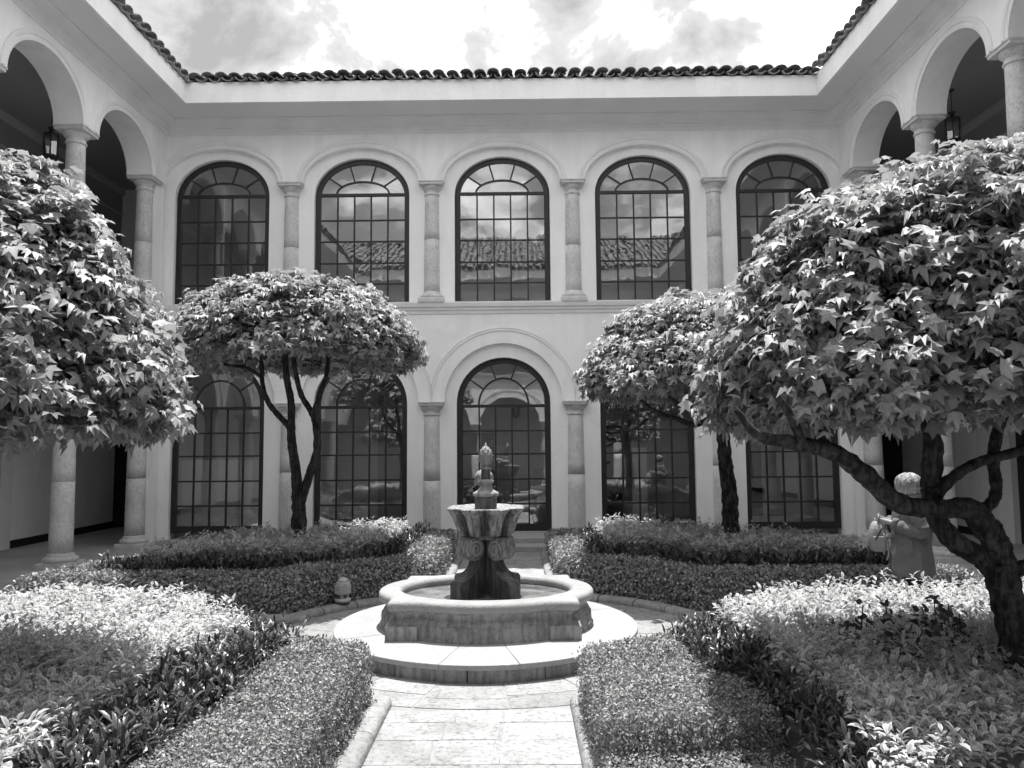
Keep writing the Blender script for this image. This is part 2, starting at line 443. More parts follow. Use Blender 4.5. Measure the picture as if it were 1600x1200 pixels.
def band(prof, pts_fn, n=28):
    """sweep a (offset, proud) profile along an arch: pts_fn(off, t) -> (u, z)"""
    rings = []
    for k in range(n+1):
        t = PI*k/n; rings.append([(pts_fn(o, t)[0], -p, pts_fn(o, t)[1]) for o, p in prof])
    return MB().loft(rings, cap=True)
def column(parent, u, w, z0, z1, r0=.18, r1=.155, plinth=True, capw=.25, sq=.27):
    """parts: lower drum > upper drum, capital, base"""
    zc = z1-.28; zb = z0+(.26 if plinth else 0)
    zm = zb+(zc-zb)*(.52+random.uniform(-.06, .06))
    def rr(z): t = (z-zb)/(zc-zb); return r0+(r1-r0)*t**1.6
    def drum(a, b, name, par):
        m = MB(); n = 5
        m.lathe([(rr(a), a)]+[(rr(a+(b-a)*k/n), a+(b-a)*k/n) for k in range(1, n)]+[(rr(b), b)], 28)
        return m.build(name, M_column, par, True)
    d = drum(zb, zm-.002, 'column', parent); smooth_by_angle(d); d.location = (u, w, 0)
    o = drum(zm+.002, zc, 'upper_drum', d); smooth_by_angle(o)
    c = MB()
    c.lathe([(r1+.002, zc), (r1+.02, zc+.01), (r1+.025, zc+.025), (r1+.02, zc+.04), (r1+.004, zc+.05), (r1+.004, zc+.10), (r1+.02, zc+.105), (r1+.02, zc+.12),
             (r1+.03, zc+.125), (r1+.055, zc+.155), (r1+.07, zc+.19), (r1+.07, zc+.205)], 28)
    c.box(-capw, capw, -capw, capw, zc+.205, zc+.255); c.box(-capw-.015, capw+.015, -capw-.015, capw+.015, zc+.255, z1)
    o = c.build('capital', M_column, d, True, bev=.003); smooth_by_angle(o)
    if plinth:
        c = MB(); c.box(-sq, sq, -sq, sq, z0, z0+.11)
        c.lathe([(r0+.075, z0+.11), (r0+.09, z0+.135), (r0+.09, z0+.165), (r0+.07, z0+.19), (r0+.03, z0+.2), (r0+.025, z0+.225), (r0+.01, zb-.005), (r0, zb)], 28)
        o = c.build('column_base', M_column, d, True, bev=.008); smooth_by_angle(o)
    return d
def extrude_profile(prof, h):
    """closed profile [(w,z)...] run along u between mitred corners"""
    return MB().loft([[(-(h+w), w, z) for w, z in prof], [((h+w), w, z) for w, z in prof]])
def tile_shape(r, ln, up=True, taper=.86, th=.018, n=8):
    rings = []
    for t, y in ((1., 0), (taper, ln)):
        ou = []; inn = []
        for k in range(n+1):
            a = PI*k/n; c, s_ = math.cos(a), math.sin(a)
            if not up: s_ = -s_
            ou.append((r*t*c, y, r*t*s_*.68)); inn.append(((r-th)*t*c, y, (r*.68-th)*t*s_))
        rings.append(ou+inn[::-1])
    return MB().loft(rings)
def wing(name, loc, rz, h, bays_lo, bays_up, cols_u, label, glazed=False, depth=2.6, eave_courses=1, courses=3, stuff_all=False, slope=.36, up=4.58, ws=0.):
    SL = math.atan(slope)
    root = empty(name, loc, rz); tag(root, label, 'building wing')
    # arcade walls
    th = .5
    lo = [(ul, ur, uc, a, 2.88, a) for ul, ur, uc, a in bays_lo]
    upb = [(ul, ur, uc, a, 7.54, .76 if glazed else .80) for ul, ur, uc, a in bays_up]
    arch_wall(lo, 4.72, th).build('lower_arcade_wall', M_plaster, root).location.y = ws
    arch_wall(upb, 8.62, th).build('upper_arcade_wall', M_plaster, root).location.y = ws
    ends = []
    # archivolts
    for ul, ur, uc, a, zs, rise in upb:
        prof = [(0.0, -.02), (0.0, .022), (.035, .03), (.05, .016), (.07, .016), (.085, .038), (.125, .045), (.14, .03), (.14, -.02)]
        k = .19 if glazed else .17
        o = band(prof, lambda of, t: (uc-(a+of)*math.cos(t), zs+(rise+of*(k/.14))*math.sin(t))).build('archivolt', M_trim, root).location.y = ws
    for ul, ur, uc, a, zs, rise in lo:
        R0 = a+.26; hw = (ur-ul)/2-.004
        if R0 < hw: t0 = 0
        else: t0 = math.acos(min(1, hw/(R0+.07)))
        prof = [(0, -.02), (0, .018), (.022, .018), (.028, .008), (.045, .008), (.05, .02), (.07, .02), (.07, -.02)]
        m = MB(); rings = []; n = 26
        for q in range(n+1):
            t = t0+(PI-2*t0)*q/n
            rings.append([(uc-max(-hw, min(hw, (R0+of)*math.cos(t))), -p, zs+(R0+of)*math.sin(t)) for of, p in prof])
        m.loft(rings)
        m.build('archivolt', M_trim, root).location.y = ws
    for i, (u, kinds) in enumerate(cols_u):
        if 'l' in kinds: column(root, u, .24+ws if not glazed or rz else .13, 0 if not glazed else .1, 2.88, r0=.185, r1=.16, plinth=not glazed)
        if 'u' in kinds: column(root, u, .24+ws if not glazed or rz else .13, 4.94, 7.54, r0=.17, r1=.15)
    # string course / ledge with floor slab
    extrude_profile([(.5, 4.72), (-.02, 4.72), (-.03, 4.78), (-.06, 4.80), (-.06, 4.84), (-.10, 4.86), (-.12, 4.93), (-.12, 4.96), (.5, 4.96)], h).build('ledge', M_trim, root).location.y = ws
    # cornice, soffit, fascia
    extrude_profile([(.4, 8.60), (-.02, 8.60), (-.025, 8.66), (-.06, 8.68), (-.065, 8.72), (-.10, 8.735), (-.12, 8.80), (-.20, 8.86), (-.25, 8.87), (-.25, 8.93), (.4, 8.93)], h).build('cornice', M_trim, root, bev=.003).location.y = ws
    extrude_profile([(.3, 8.91), (-.98, 8.90), (-.98, 8.96), (.3, 8.98)], h).build('soffit', M_soffit, root)
    extrude_profile([(-.93, 8.87), (-1.0, 8.87), (-1.0, 9.29), (-.93, 9.29)], h).build('fascia', M_plaster, root)
    # roof body
    za = 9.27; k = math.tan(SL)
    prof = [(-.98, za), (-.98+up, za+up*k), (-.98+up, za+up*k-.2), (-.98+.4, za-.1)]
    rings = [[(-(h+w), w, z) for w, z in prof], [((h+w), w, z) for w, z in prof]]
    roof = MB().loft(rings).build('roof', M_tile, root)
    P = .272; n = int((h-.98)*2/P)
    cover = tile_shape(.118, .46, True); pan = tile_shape(.112, .46, False)
    cover_s = tile_shape(.118, .46, True, n=4); pan_s = tile_shape(.112, .46, False, n=3)
    cme = cover.build('roof_tile', M_tile, roof, True); pme = pan.build('roof_tile', M_tile, roof, True)
    first = [True, True]
    sm = MB()
    def put(me_o, src, u, c, dz, ind, idx):
        ls = c*.38
        w = -1.09+ls*math.cos(SL)+random.uniform(-.035, .035); z = za+.03+dz+ls*math.sin(SL)+random.uniform(-.006, .006)+.012*math.sin(u*1.7+c)
        rx = SL-.02+random.uniform(-.03, .03); rzz = random.uniform(-.11, .11)
        if ind:
            if first[idx]: me_o.location = (u, w, z); me_o.rotation_euler = (rx, 0, rzz); first[idx] = False
            else: inst(me_o, 'roof_tile', roof, (u, w, z), (rx, 0, rzz))
        else:
            M4 = Matrix.Translation((u, w, z)) @ Matrix.Rotation(rzz, 4, 'Z') @ Matrix.Rotation(rx, 4, 'X')
            sm.add([M4 @ Vector(v) for v in src.v], src.f)
    for c in range(courses):
        nn = n+2*int(c*.36/P)
        for i in range(nn):
            u = (i-(nn-1)/2)*P
            ind = c < eave_courses and not stuff_all
            if glazed is False and not stuff_all and rz and ((u*(1 if rz > 0 else -1))+loc[1]) < 2.5: ind = False
            put(pme, pan_s, u+P/2, c, .045, ind, 1)
            put(cme, cover_s, u, c, .075, ind, 0)
    if sm.v: tag(sm.build('roof_tile_courses', M_tile, roof, True), kind='stuff')
    if first[0]:
        bpy.data.objects.remove(cme); bpy.data.objects.remove(pme)
    # gallery interiors: floors, ceilings, back wall
    e = h+(0 if glazed else 3.5)
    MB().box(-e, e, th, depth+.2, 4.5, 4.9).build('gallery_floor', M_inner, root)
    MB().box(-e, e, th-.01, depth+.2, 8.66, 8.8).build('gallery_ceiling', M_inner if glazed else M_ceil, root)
    return root

FB = 2.98
fb = [(max(-7.3, FB*(i-.5)), min(7.3, FB*(i+.5)), FB*i, 1.22) for i in (-2, -1, 0, 1, 2)]
fac = wing('glazed_wing', (0, 15.7, 0), 0, 7.3, fb, fb, [(FB*(i-.5), 'lu') for i in (-1, 0, 1, 2)],
           'pale two storey facade with five arched black windows per floor, behind the fountain', True, 3.3, 2, 7)
YC, HS = 7.55, 8.15
cy = [15.3-2.45*i for i in range(7)]
def side_bays(sgn):
    us = sorted(sgn*(y-YC) for y in cy); b = []
    for i in range(6): b.append((us[i], us[i+1], (us[i]+us[i+1])/2, .975))
    b[0] = (-HS, us[1], b[0][2], .975); b[-1] = (us[-2], HS, b[-1][2], .975)
    return b, [(u, 'lu') for u in us]
bl, cl = side_bays(1); br, cr_ = side_bays(-1)
lw = wing('left_gallery_wing', (-7.3, YC, 0), PI/2, HS, bl, bl, cl, 'arcaded wing at left with a lantern hanging under its upper arch', False, 2.6, 1, 6, ws=-.17)
rw = wing('right_gallery_wing', (7.3, YC, 0), -PI/2, HS, br, br, cr_, 'arcaded wing at right, behind the big tree and the person', False, 2.6, 1, 6, ws=-.17)
for w_ in (lw, rw): w_.name = 'gallery_wing'
ow = wing('gallery_wing', (0, -.6, 0), PI, 7.3, fb, fb, [(FB*(i-.5), 'lu') for i in (-1, 0, 1, 2)],
          'tile roofed wing opposite the facade, seen mirrored in the upper windows', False, 2.6, 1, 19, True, .46, 7.0)

# interior walls of the wings ------------------------------------------------
def wallbox(parent, name, x0, x1, y0, y1, z0, z1, m=M_inner): return MB().box(x0, x1, y0, y1, z0, z1).build(name, m, parent)
# left wing: local u = Y-7.55, w = -7.3-X ; right wing: u = -(Y-7.55), w = X-7.3
for root, sg in ((lw, 1), (rw, -1)):
    def U(y): return sg*(y-YC)
    def bx(name, ya, yb, w0, w1, z0, z1, m):
        a, b = sorted((U(ya), U(yb))); return wallbox(root, name, a, b, w0, w1, z0, z1, m)
    bx('corner_pier', 15.42, 15.75, -.12, .28, 0, 2.9, M_plaster)
    bx('corner_pier', 15.42, 15.75, -.12, .28, 4.95, 7.56, M_plaster)
    bx('back_wall', 14.95, 19.25, 2.6, 2.75, 0, 4.5, M_plaster)
    bx('back_wall', -3, 13.6, 2.6, 2.75, 0, 4.5, M_plaster)
    bx('back_wall', 13.6, 14.95, 2.6, 2.75, 2.6, 4.5, M_plaster)
    bx('door', 13.6, 14.95, 2.68, 2.74, 0, 2.6, M_dark)
    bx('door_surround', 14.95, 15.3, 2.56, 2.6, 0, 2.75, M_trim)
    bx('skirting', 15.3, 19.2, 2.57, 2.6, 0, .16, M_dark)
    bx('skirting', -3, 13.6, 2.57, 2.6, 0, .16, M_dark)
    bx('end_wall', 19.2, 19.35, -.15, 2.9, 2.5, 9, M_plaster)
    bx('end_wall', 19.2, 19.35, -.15, .2, 0, 2.5, M_plaster)
    bx('end_door', 19.22, 19.3, .2, 2.6, 0, 2.5, M_dark)
    bx('partition_wall', 16.35, 19.2, .0, .2, 0, 4.5, M_plaster)
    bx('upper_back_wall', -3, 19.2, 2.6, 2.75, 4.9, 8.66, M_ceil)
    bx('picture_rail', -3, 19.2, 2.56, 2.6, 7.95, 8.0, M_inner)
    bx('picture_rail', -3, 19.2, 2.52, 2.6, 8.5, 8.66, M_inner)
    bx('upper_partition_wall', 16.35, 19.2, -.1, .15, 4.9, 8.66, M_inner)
wallbox(ow, 'back_wall', -9.9, 9.9, 2.6, 2.8, 0, 4.5); wallbox(ow, 'upper_back_wall', -9.9, 9.9, 2.6, 2.8, 4.9, 8.66)
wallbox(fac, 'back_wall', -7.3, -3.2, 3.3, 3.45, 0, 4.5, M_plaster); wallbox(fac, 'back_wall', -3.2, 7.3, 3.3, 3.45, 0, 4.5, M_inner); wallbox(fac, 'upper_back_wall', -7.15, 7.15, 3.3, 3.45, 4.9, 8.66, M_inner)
wallbox(fac, 'interior_floor', -7.3, 7.3, .42, 3.3, 0, .2, M_floor)
wallbox(fac, 'inner_doorway', -5.2, -4.75, 3.27, 3.3, .2, 2.3, M_dark)
wallbox(fac, 'inner_doorway', 1.9, 2.9, 3.27, 3.3, .2, 2.2, M_dark)
wallbox(fac, 'inner_doorway', 5.3, 6.3, 3.27, 3.3, .2, 2.4, M_dark)
wallbox(fac, 'inner_doorway', -1.4, -.3, 3.27, 3.3, .2, 2.3, M_dark)

# infill walls with the window openings, and windows ----------------------------
inf_lo = [(a, b, c, .975, 2.86, .95) for a, b, c, _ in fb]
inf_up = [(a, b, c, 1.01, 7.30, .82) for a, b, c, _ in fb]
arch_wall(inf_lo, 4.6, .3, .1, .1).build('lower_infill_wall', M_plaster, fac)
arch_wall(inf_up, 8.6, .3, .1, 4.955).build('upper_infill_wall', M_plaster, fac)
def glazed_window(uc, upper):
    if upper: a, zb, zs, rise, zt = .995, 4.965, 7.30, .81, 7.345; rows_ = [4.99, 5.41, 5.86, 6.33, 6.79, 7.32]; fw = .10; ai, hi = .56, .27
    else: a, zb, zs, rise, zt = .965, .22, 2.86, .94, 2.80; rows_ = [.31, .77, 1.28, 1.80, 2.28, 2.76]; fw = .11; ai, hi = .52, .56
    win = empty('window', (uc, .19, 0), 0, fac)
    gm = M_glass if upper else M_glass2
    # outer frame
    m = MB(); rings = []
    pts = [(-a, zb)]+arch_pts(0, a, zs, rise, 24)+[(a, zb)]
    ptsi = [(-a+fw, zb)]+arch_pts(0, a-fw, zs, rise-fw, 24)+[(a-fw, zb)]
    for (u, z), (ui, zi) in zip(pts, ptsi): rings.append([(u, 0, z), (ui, 0, zi), (ui, .08, zi), (u, .08, z)])
    m.loft(rings); m.box(-a+fw, a-fw, .0, .08, zb, zb+(.06 if upper else .14))
    m.build('frame', M_black, win, bev=.004)
    m = MB().box(-a+fw, a-fw, -.004, .07, zt-.03, zt+.03); m.build('transom', M_black, win)
    bw_ = .016
    xs = [-a+fw+(2*a-2*fw)*k/5 for k in range(6)]
    zrow = rows_[:]; zrow[0] = zb+(.06 if upper else .14); zrow[-1] = zt-.03
    for x in xs[1:-1]: MB().box(x-bw_, x+bw_, .01, .05, zrow[0], zrow[-1]).build('glazing_bar', M_black, win)
    for z in zrow[1:-1]: MB().box(-a+fw, a-fw, .013, .047, z-bw_, z+bw_).build('glazing_bar', M_black, win)
    z0 = zt+.03
    arc = MB(); rr = []
    for k in range(21):
        t = PI*k/20; c, s_ = math.cos(t), math.sin(t)
        rr.append([(-(ai+.02)*c, .01, z0-.01+(hi+.02)*s_), (-(ai-.02)*c, .01, z0-.01+(hi-.02)*s_), (-(ai-.02)*c, .05, z0-.01+(hi-.02)*s_), (-(ai+.02)*c, .05, z0-.01+(hi+.02)*s_)])
    arc.loft(rr); arc.build('glazing_bar', M_black, win)
    # spokes
    ao, ho = a-fw, (zs-z0)+(rise-fw)
    tips = []
    for t in (36, 72, 108, 144):
        t = math.radians(t); c, s_ = -math.cos(t), math.sin(t)
        p0 = Vector((ai*c, 0, z0+hi*s_)); p1 = Vector((ao*c*1.0, 0, zs+(rise-fw)*s_ if not upper else zs+(rise-fw)*s_))
        d = (p1-p0).normalized(); nrm = Vector((-d.z, 0, d.x))*bw_
        m = MB(); vs = []
        for y in (.012, .048): vs += [p0-nrm+Vector((0, y, 0)), p0+nrm+Vector((0, y, 0)), p1+nrm+Vector((0, y, 0)), p1-nrm+Vector((0, y, 0))]
        m.add(vs, [(0, 1, 2, 3), (7, 6, 5, 4), (0, 4, 5, 1), (1, 5, 6, 2), (2, 6, 7, 3), (3, 7, 4, 0)]); m.build('glazing_bar', M_black, win)
        tips.append((c, s_))
    # panes
    for i in range(5):
        for j in range(5):
            x0, x1, z_0, z_1 = xs[i], xs[i+1], zrow[j], zrow[j+1]
            cx, cz = (x0+x1)/2, (z_0+z_1)/2; hx, hz = (x1-x0)/2, (z_1-z_0)/2
            p = MB().box(-hx+.004, hx-.004, -.002, .002, -hz+.004, hz-.004).build('pane', gm, win, loc=(cx, .03, cz))
            p.rotation_euler = (random.gauss(0, .0022), 0, random.gauss(0, .0022))
    def fanpt(t, inner): 
        c, s_ = -math.cos(t), math.sin(t)
        return (ai*c, z0+hi*s_) if inner else (ao*c, zs+(rise-fw)*s_)
    def flat(pts, name='pane'):
        n = len(pts); cx = sum(p[0] for p in pts)/n; cz = sum(p[1] for p in pts)/n
        vs = [(x-cx, -.002, z-cz) for x, z in pts]+[(x-cx, .002, z-cz) for x, z in pts]
        fs = [tuple(range(n)), tuple(range(2*n-1, n-1, -1))]+[(i, i+n, (i+1) % n+n, (i+1) % n) for i in range(n)]
        p = MB().add(vs, fs).build(name, gm, win, loc=(cx, .03, cz)); p.rotation_euler = (random.gauss(0, .003), 0, random.gauss(0, .003))
    edges = [0, 36, 72, 108, 144, 180]
    for k in range(5):
        t0, t1 = math.radians(edges[k]), math.radians(edges[k+1])
        outer = [fanpt(t0+(t1-t0)*q/5, False) for q in range(6)]
        if k == 0: outer = [(-ao, z0)]+outer
        if k == 4: outer = outer+[(ao, z0)]
        flat(outer+[fanpt(t1+(t0-t1)*q/5, True) for q in range(6)])
    flat([fanpt(PI*q/12, True) for q in range(13)])
    return win
for i in range(-2, 3):
    glazed_window(FB*i, True); glazed_window(FB*i, False)

# steps up to the central door
steps = empty('entrance_steps', (0, 0, 0)); tag(steps, 'two low stone steps leading up to the central arched door', 'steps')
MB().box(-.75, .8, 14.32, 14.8, -.01, .105).build('step', M_disc, steps, bev=.01)
MB().box(-.75, .8, 14.8, 15.72, -.01, .20).build('step', M_disc, steps, bev=.01)
MB().box(-.95, .97, 15.72, 16.2, -.01, .215).build('door_sill', M_disc, steps, bev=.01)
for sx in (-1, 1):   # low platform under the facade columns
    pass
MB().box(-7.3, -.96, 15.55, 16.1, -.01, .1).box(.98, 7.3, 15.55, 16.1, -.01, .1).build('wall_footing', M_disc, fac).location = (0, -15.7, 0)

# things inside, behind the glass
def inside(name, x0, x1, y0, y1, z0, z1, m, label, cat, group=None):
    o = MB().box(x0, x1, y0, y1, z0, z1).build(name, m, None, bev=.01); tag(o, label, cat, group); return o
for k, x in enumerate((-6.75, -6.1, -5.45)):
    inside('display_panel', x-.3, x+.3, 16.62, 16.66, .2, 1.72, M_panel,
           ['white display panel behind the lowest window at far left', 'middle white display panel behind the far left ground window', 'white display panel nearest the tree, behind the far left ground window'][k], 'display panel', 'white panels behind the left window')
for k, (x0, x1, z0, z1) in enumerate(((.35, .62, .2, .75), (.64, .95, .2, .95), (.3, .6, .75, 1.3), (.62, .95, .95, 1.45))):
    inside('carton', x0, x1, 17.6, 17.95, z0, z1, M_bag, ['pale box low behind the door glass, left of two', 'pale box low behind the door glass, right of two', 'upper pale box behind the door glass, left of two', 'upper pale box behind the door glass, right of two'][k], 'box', 'pale boxes inside the central door')
inside('display_panel', 2.9, 3.25, 17.6, 17.64, .2, 1.9, M_panel, 'tall white panel behind the ground window right of the door', 'display panel')
inside('display_panel', -2.35, -2.0, 17.8, 17.84, .2, 2.0, M_panel, 'tall white panel behind the ground window left of the door', 'display panel')
# mirrored lettering faintly readable behind the door glass
sign = empty('wall_sign', (.1, 18.96, 1.95)); tag(sign, 'dark mirrored lettering with a small emblem on the wall behind the door glass', 'sign')
for k, ch in enumerate('SRAY'):
    cu = bpy.data.curves.new('letter', 'FONT'); cu.body = ch; cu.size = .21; cu.extrude = .008
    to = bpy.data.objects.new('tmp', cu); COL.objects.link(to); bpy.context.view_layer.update()
    me = bpy.data.meshes.new_from_object(to); bpy.data.objects.remove(to); me.materials.append(M_print)
    fl = -1
    for v in me.vertices: v.co = Vector((v.co.x*fl, v.co.z, v.co.y))
    o = bpy.data.objects.new('letter', me); link(o, sign); o.location = (-.42+k*.16, 0, 0)
em = MB()
for k in range(6):
    a = k*PI/3; em.tube([(0, 0, .42), (.06*math.cos(a), 0, .42+.06*math.sin(a))], .008, 5)
em.build('emblem', M_print, sign).location = (-.1, 0, -.1)

# ------------------------------------------------------------------ lanterns
def lantern(loc, ztop, label, s=1.):
    t = empty('hanging_lantern', loc); tag(t, label, 'lantern', 'iron lanterns hanging in the galleries')
    s = .78; t.scale = (s, s, s); H = (ztop-loc[2])/s
    MB().lathe([(.02, H-.06), (.07, H-.03), (.085, H-.005), (.085, H)], 16).build('ceiling_rose', M_metal, t, True)
    m = MB(); n = 9; z0 = .78
    for k in range(n):
        a = z0+(H-.05-z0)*k/n; b = z0+(H-.05-z0)*(k+1)/n
        m.tube([(.0, 0, a), (.006*(-1)**k, 0, (a+b)/2), (0, 0, b)], .011, 6)
    m.build('chain', M_metal, t)
    MB().lathe([(.17, .60), (.15, .62), (.06, .65), (.04, .70), (.085, .76), (.085, .775), (.02, .79)], 12).build('lantern_top', M_metal, t)
    MB().lathe([(.02, -.06), (.03, -.03), (.06, 0), (.15, .04), (.16, .06), (.16, .08)], 12).build('lantern_base', M_metal, t)
    for k in range(6):
        a = k*PI/3; c, s_ = math.cos(a), math.sin(a)
        m = MB().tube([(.155*c, .155*s_, .07), (.165*c, .165*s_, .61)], .012, 5)
        m.tube([(.165*c, .165*s_, .60), (.195*c, .195*s_, .56), (.19*c, .19*s_, .12), (.165*c, .165*s_, .07)], .006, 4)
        m.build('lantern_bar', M_metal, t)
        a2 = a+PI/3; p0 = (.152*c, .152*s_); p1 = (.152*math.cos(a2), .152*math.sin(a2))
        MB().add([(p0[0], p0[1], .08), (p1[0], p1[1], .08), (p1[0], p1[1], .6), (p0[0], p0[1], .6)], [(0, 1, 2, 3)]).build('lantern_pane', M_lglass, t)
    MB().lathe([(.035, .08), (.035, .3), (.01, .34)], 10).build('candle_tube', M_lampw, t, True)
    return t
lantern((-8.6, 14.1, 7.52), 8.66, 'black iron lantern hanging under the upper arch at top left')
lantern((8.6, 14.1, 7.62), 8.66, 'black iron lantern hanging under the upper arch at top right')
lantern((.2, -1.9, 3.2), 4.5, 'iron lantern of the opposite arcade, mirrored in the door glass')

# ------------------------------------------------------------------ fountain
FX = -.04
ft_ = empty('stone_fountain', (FX, CY, 0)); tag(ft_, 'round tiered stone fountain with fluted bowl and pineapple finial in the courtyard centre', 'fountain')
# platform: riser stones and overhanging top slabs
NS = 14
for k in range(NS):
    a0 = 2*PI*(k+.35)/NS; a1 = 2*PI*(k+1.35)/NS; g = .003
    def rp(r0, r1, z0, z1, name, m_, aa0, aa1, n=6):
        rings = []
        for q in range(n+1):
            a = aa0+(aa1-aa0)*q/n; c, s_ = math.cos(a), math.sin(a)
            rings.append([(r0*c, r0*s_, z0), (r1*c, r1*s_, z0), (r1*c, r1*s_, z1), (r0*c, r0*s_, z1)])
        return MB().loft(rings).build(name, m_, ft_, bev=.006)
    rp(1.2, 1.50, -.01, .118, 'riser_stone', M_stone, a0+g, a1-g)
    b0 = 2*PI*(k)/NS; b1 = 2*PI*(k+1)/NS
    rp(.8, 1.545+random.uniform(-.006, .006), .119, .164+random.uniform(0, .0025), 'platform_slab', M_disc, b0+.0015, b1-.0015)
# basin plan: oval with four square corners
def basin_outline(off, n=96):
    """outline point list; off = outward offset; polar max of oval and rectangle"""
    pts = []
    for k in range(n):
        a = 2*PI*k/n; c, s_ = math.cos(a), math.sin(a)
        ax, ay = 1.10+off, .88+off
        r1 = 1/math.sqrt((c/ax)**2+(s_/ay)**2)
        bx_, by_ = .905+off, .735+off
        r2 = min(bx_/abs(c) if abs(c) > 1e-6 else 9, by_/abs(s_) if abs(s_) > 1e-6 else 9)
        r = max(r1, r2)
        pts.append((r*c, r*s_))
    return pts
N_ = 192
prof = [(-.02, .15), (-.02, .30), (-.03, .305), (-.035, .32), (-.045, .34), (-.06, .36), (-.062, .385), (-.05, .41), (-.035, .42), (-.035, .432)]
rings = [[(x, y, z) for x, y in basin_outline(o, N_)] for o, z in [(.0, .15), (.0, .19), (-.015, .2)]+[(o, z) for o, z in prof[1:]]]
inner = [[(.86*math.cos(2*PI*k/N_), .64*math.sin(2*PI*k/N_), z) for k in range(N_)] for z in (.432, .2)]
o = MB().loft(rings+inner, cap=False).build('basin_wall', M_stone, ft_, True); smooth_by_angle(o, 30)
rim_prof = [(-.05, .432), (-.012, .434), (.003, .45), (.008, .478), (.003, .505), (-.014, .522), (-.05, .528)]
rings = [[(x, y, z) for x, y in basin_outline(o_, N_)] for o_, z in rim_prof]
def inr(ax, ay, z): return [(ax*math.cos(2*PI*k/N_), ay*math.sin(2*PI*k/N_), z) for k in range(N_)]
rings += [inr(.91, .70, .528), inr(.885, .675, .52), inr(.87, .66, .49), inr(.87, .66, .432)]
rings.append([(x, y, z) for x, y, z in rings[0]])
o = MB().loft(rings, cap=False).build('rim', M_rim, ft_, True); smooth_by_angle(o, 32)
w_ = MB().add([(.875*math.cos(2*PI*k/64), .655*math.sin(2*PI*k/64), .445) for k in range(64)], [tuple(range(64))]).build('water', M_water, ft_)
# vertical joints of the basin stones: thin proud pilaster blocks at the four corners
for sx in (-1, 1):
    for sy in (-1, 1):
        xx = sorted((sx*.62, sx*.925)); yy = sorted((sy*.45, sy*.755))
        MB().box(xx[0], xx[1], yy[0], yy[1], .15, .298).build('corner_block', M_stone, ft_, bev=.008)
# pedestal: four scrolled buttresses on the diagonals round a square shaft
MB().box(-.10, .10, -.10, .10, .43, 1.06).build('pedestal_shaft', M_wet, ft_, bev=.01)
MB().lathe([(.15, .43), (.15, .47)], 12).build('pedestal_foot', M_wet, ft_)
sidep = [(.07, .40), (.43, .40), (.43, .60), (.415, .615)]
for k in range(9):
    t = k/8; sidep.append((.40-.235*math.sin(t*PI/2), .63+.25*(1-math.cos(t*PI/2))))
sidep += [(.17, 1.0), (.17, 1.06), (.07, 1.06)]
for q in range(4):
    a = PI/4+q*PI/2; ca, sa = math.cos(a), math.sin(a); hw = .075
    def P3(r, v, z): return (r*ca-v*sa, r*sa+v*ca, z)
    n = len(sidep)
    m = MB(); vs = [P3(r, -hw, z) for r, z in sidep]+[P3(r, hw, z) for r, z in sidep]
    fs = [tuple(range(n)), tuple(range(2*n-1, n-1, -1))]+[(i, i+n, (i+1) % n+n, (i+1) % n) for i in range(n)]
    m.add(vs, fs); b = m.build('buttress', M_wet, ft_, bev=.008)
    # volute
    m = MB(); R = .115; c0r, c0z = .225, .94; nn = 24
    for (r, hv) in ((R, .095),):
        vs = [P3(c0r+r*math.cos(2*PI*k/nn), -hv, c0z+r*math.sin(2*PI*k/nn)) for k in range(nn)]+[P3(c0r+r*math.cos(2*PI*k/nn), hv, c0z+r*math.sin(2*PI*k/nn)) for k in range(nn)]
        m.add(vs, [tuple(range(nn)), tuple(range(2*nn-1, nn-1, -1))]+[(i, i+nn, (i+1) % nn+nn, (i+1) % nn) for i in range(nn)])
    sp = []
    v = m.build('volute', M_bowl, ft_, True, bev=.006); smooth_by_angle(v, 40)
    for sgn in (-1, 1):
        m = MB(); pts = []
        for k in range(26):
            th_ = k/25*2*PI*1.6; r = R*.78*(1-k/25*.75); pts.append(P3(c0r+r*math.cos(th_), sgn*.097, c0z+r*math.sin(th_)))
        m.tube(pts, .009, 5); m.build('volute_spiral', M_rim, v)
# fluted bowl with lobed lip
nl = 8; NB = 160
def lobe(a): 
    t = (a*nl/(2*PI)) % 1.0
    return abs(math.sin(PI*t))
bowl_prof = [(.20, 1.05, 0), (.255, 1.06, .3), (.285, 1.085, .7), (.305, 1.13, 1), (.325, 1.18, 1), (.345, 1.235, 1), (.37, 1.28, 1), (.398, 1.31, 1), (.415, 1.325, .9), (.42, 1.338, .7), (.41, 1.35, .5), (.38, 1.355, .3), (.34, 1.345, .1), (.25, 1.33, 0), (.0001, 1.325, 0)]
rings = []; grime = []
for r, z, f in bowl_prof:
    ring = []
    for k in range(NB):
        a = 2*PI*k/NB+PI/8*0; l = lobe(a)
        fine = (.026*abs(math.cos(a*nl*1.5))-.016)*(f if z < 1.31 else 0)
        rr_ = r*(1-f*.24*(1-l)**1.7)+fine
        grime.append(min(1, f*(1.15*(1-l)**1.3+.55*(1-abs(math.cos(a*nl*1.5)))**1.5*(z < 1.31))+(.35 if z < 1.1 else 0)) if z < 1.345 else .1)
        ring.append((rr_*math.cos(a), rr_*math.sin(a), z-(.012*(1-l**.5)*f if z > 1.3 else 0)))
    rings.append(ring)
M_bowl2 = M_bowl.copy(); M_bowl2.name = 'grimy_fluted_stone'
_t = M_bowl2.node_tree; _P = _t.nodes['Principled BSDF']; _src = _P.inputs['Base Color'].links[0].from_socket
_a = _t.nodes.new('ShaderNodeAttribute'); _a.attribute_name = 'grime'; _r = _t.nodes.new('ShaderNodeMapRange'); _r.inputs[3].default_value = 1.35; _r.inputs[4].default_value = .22
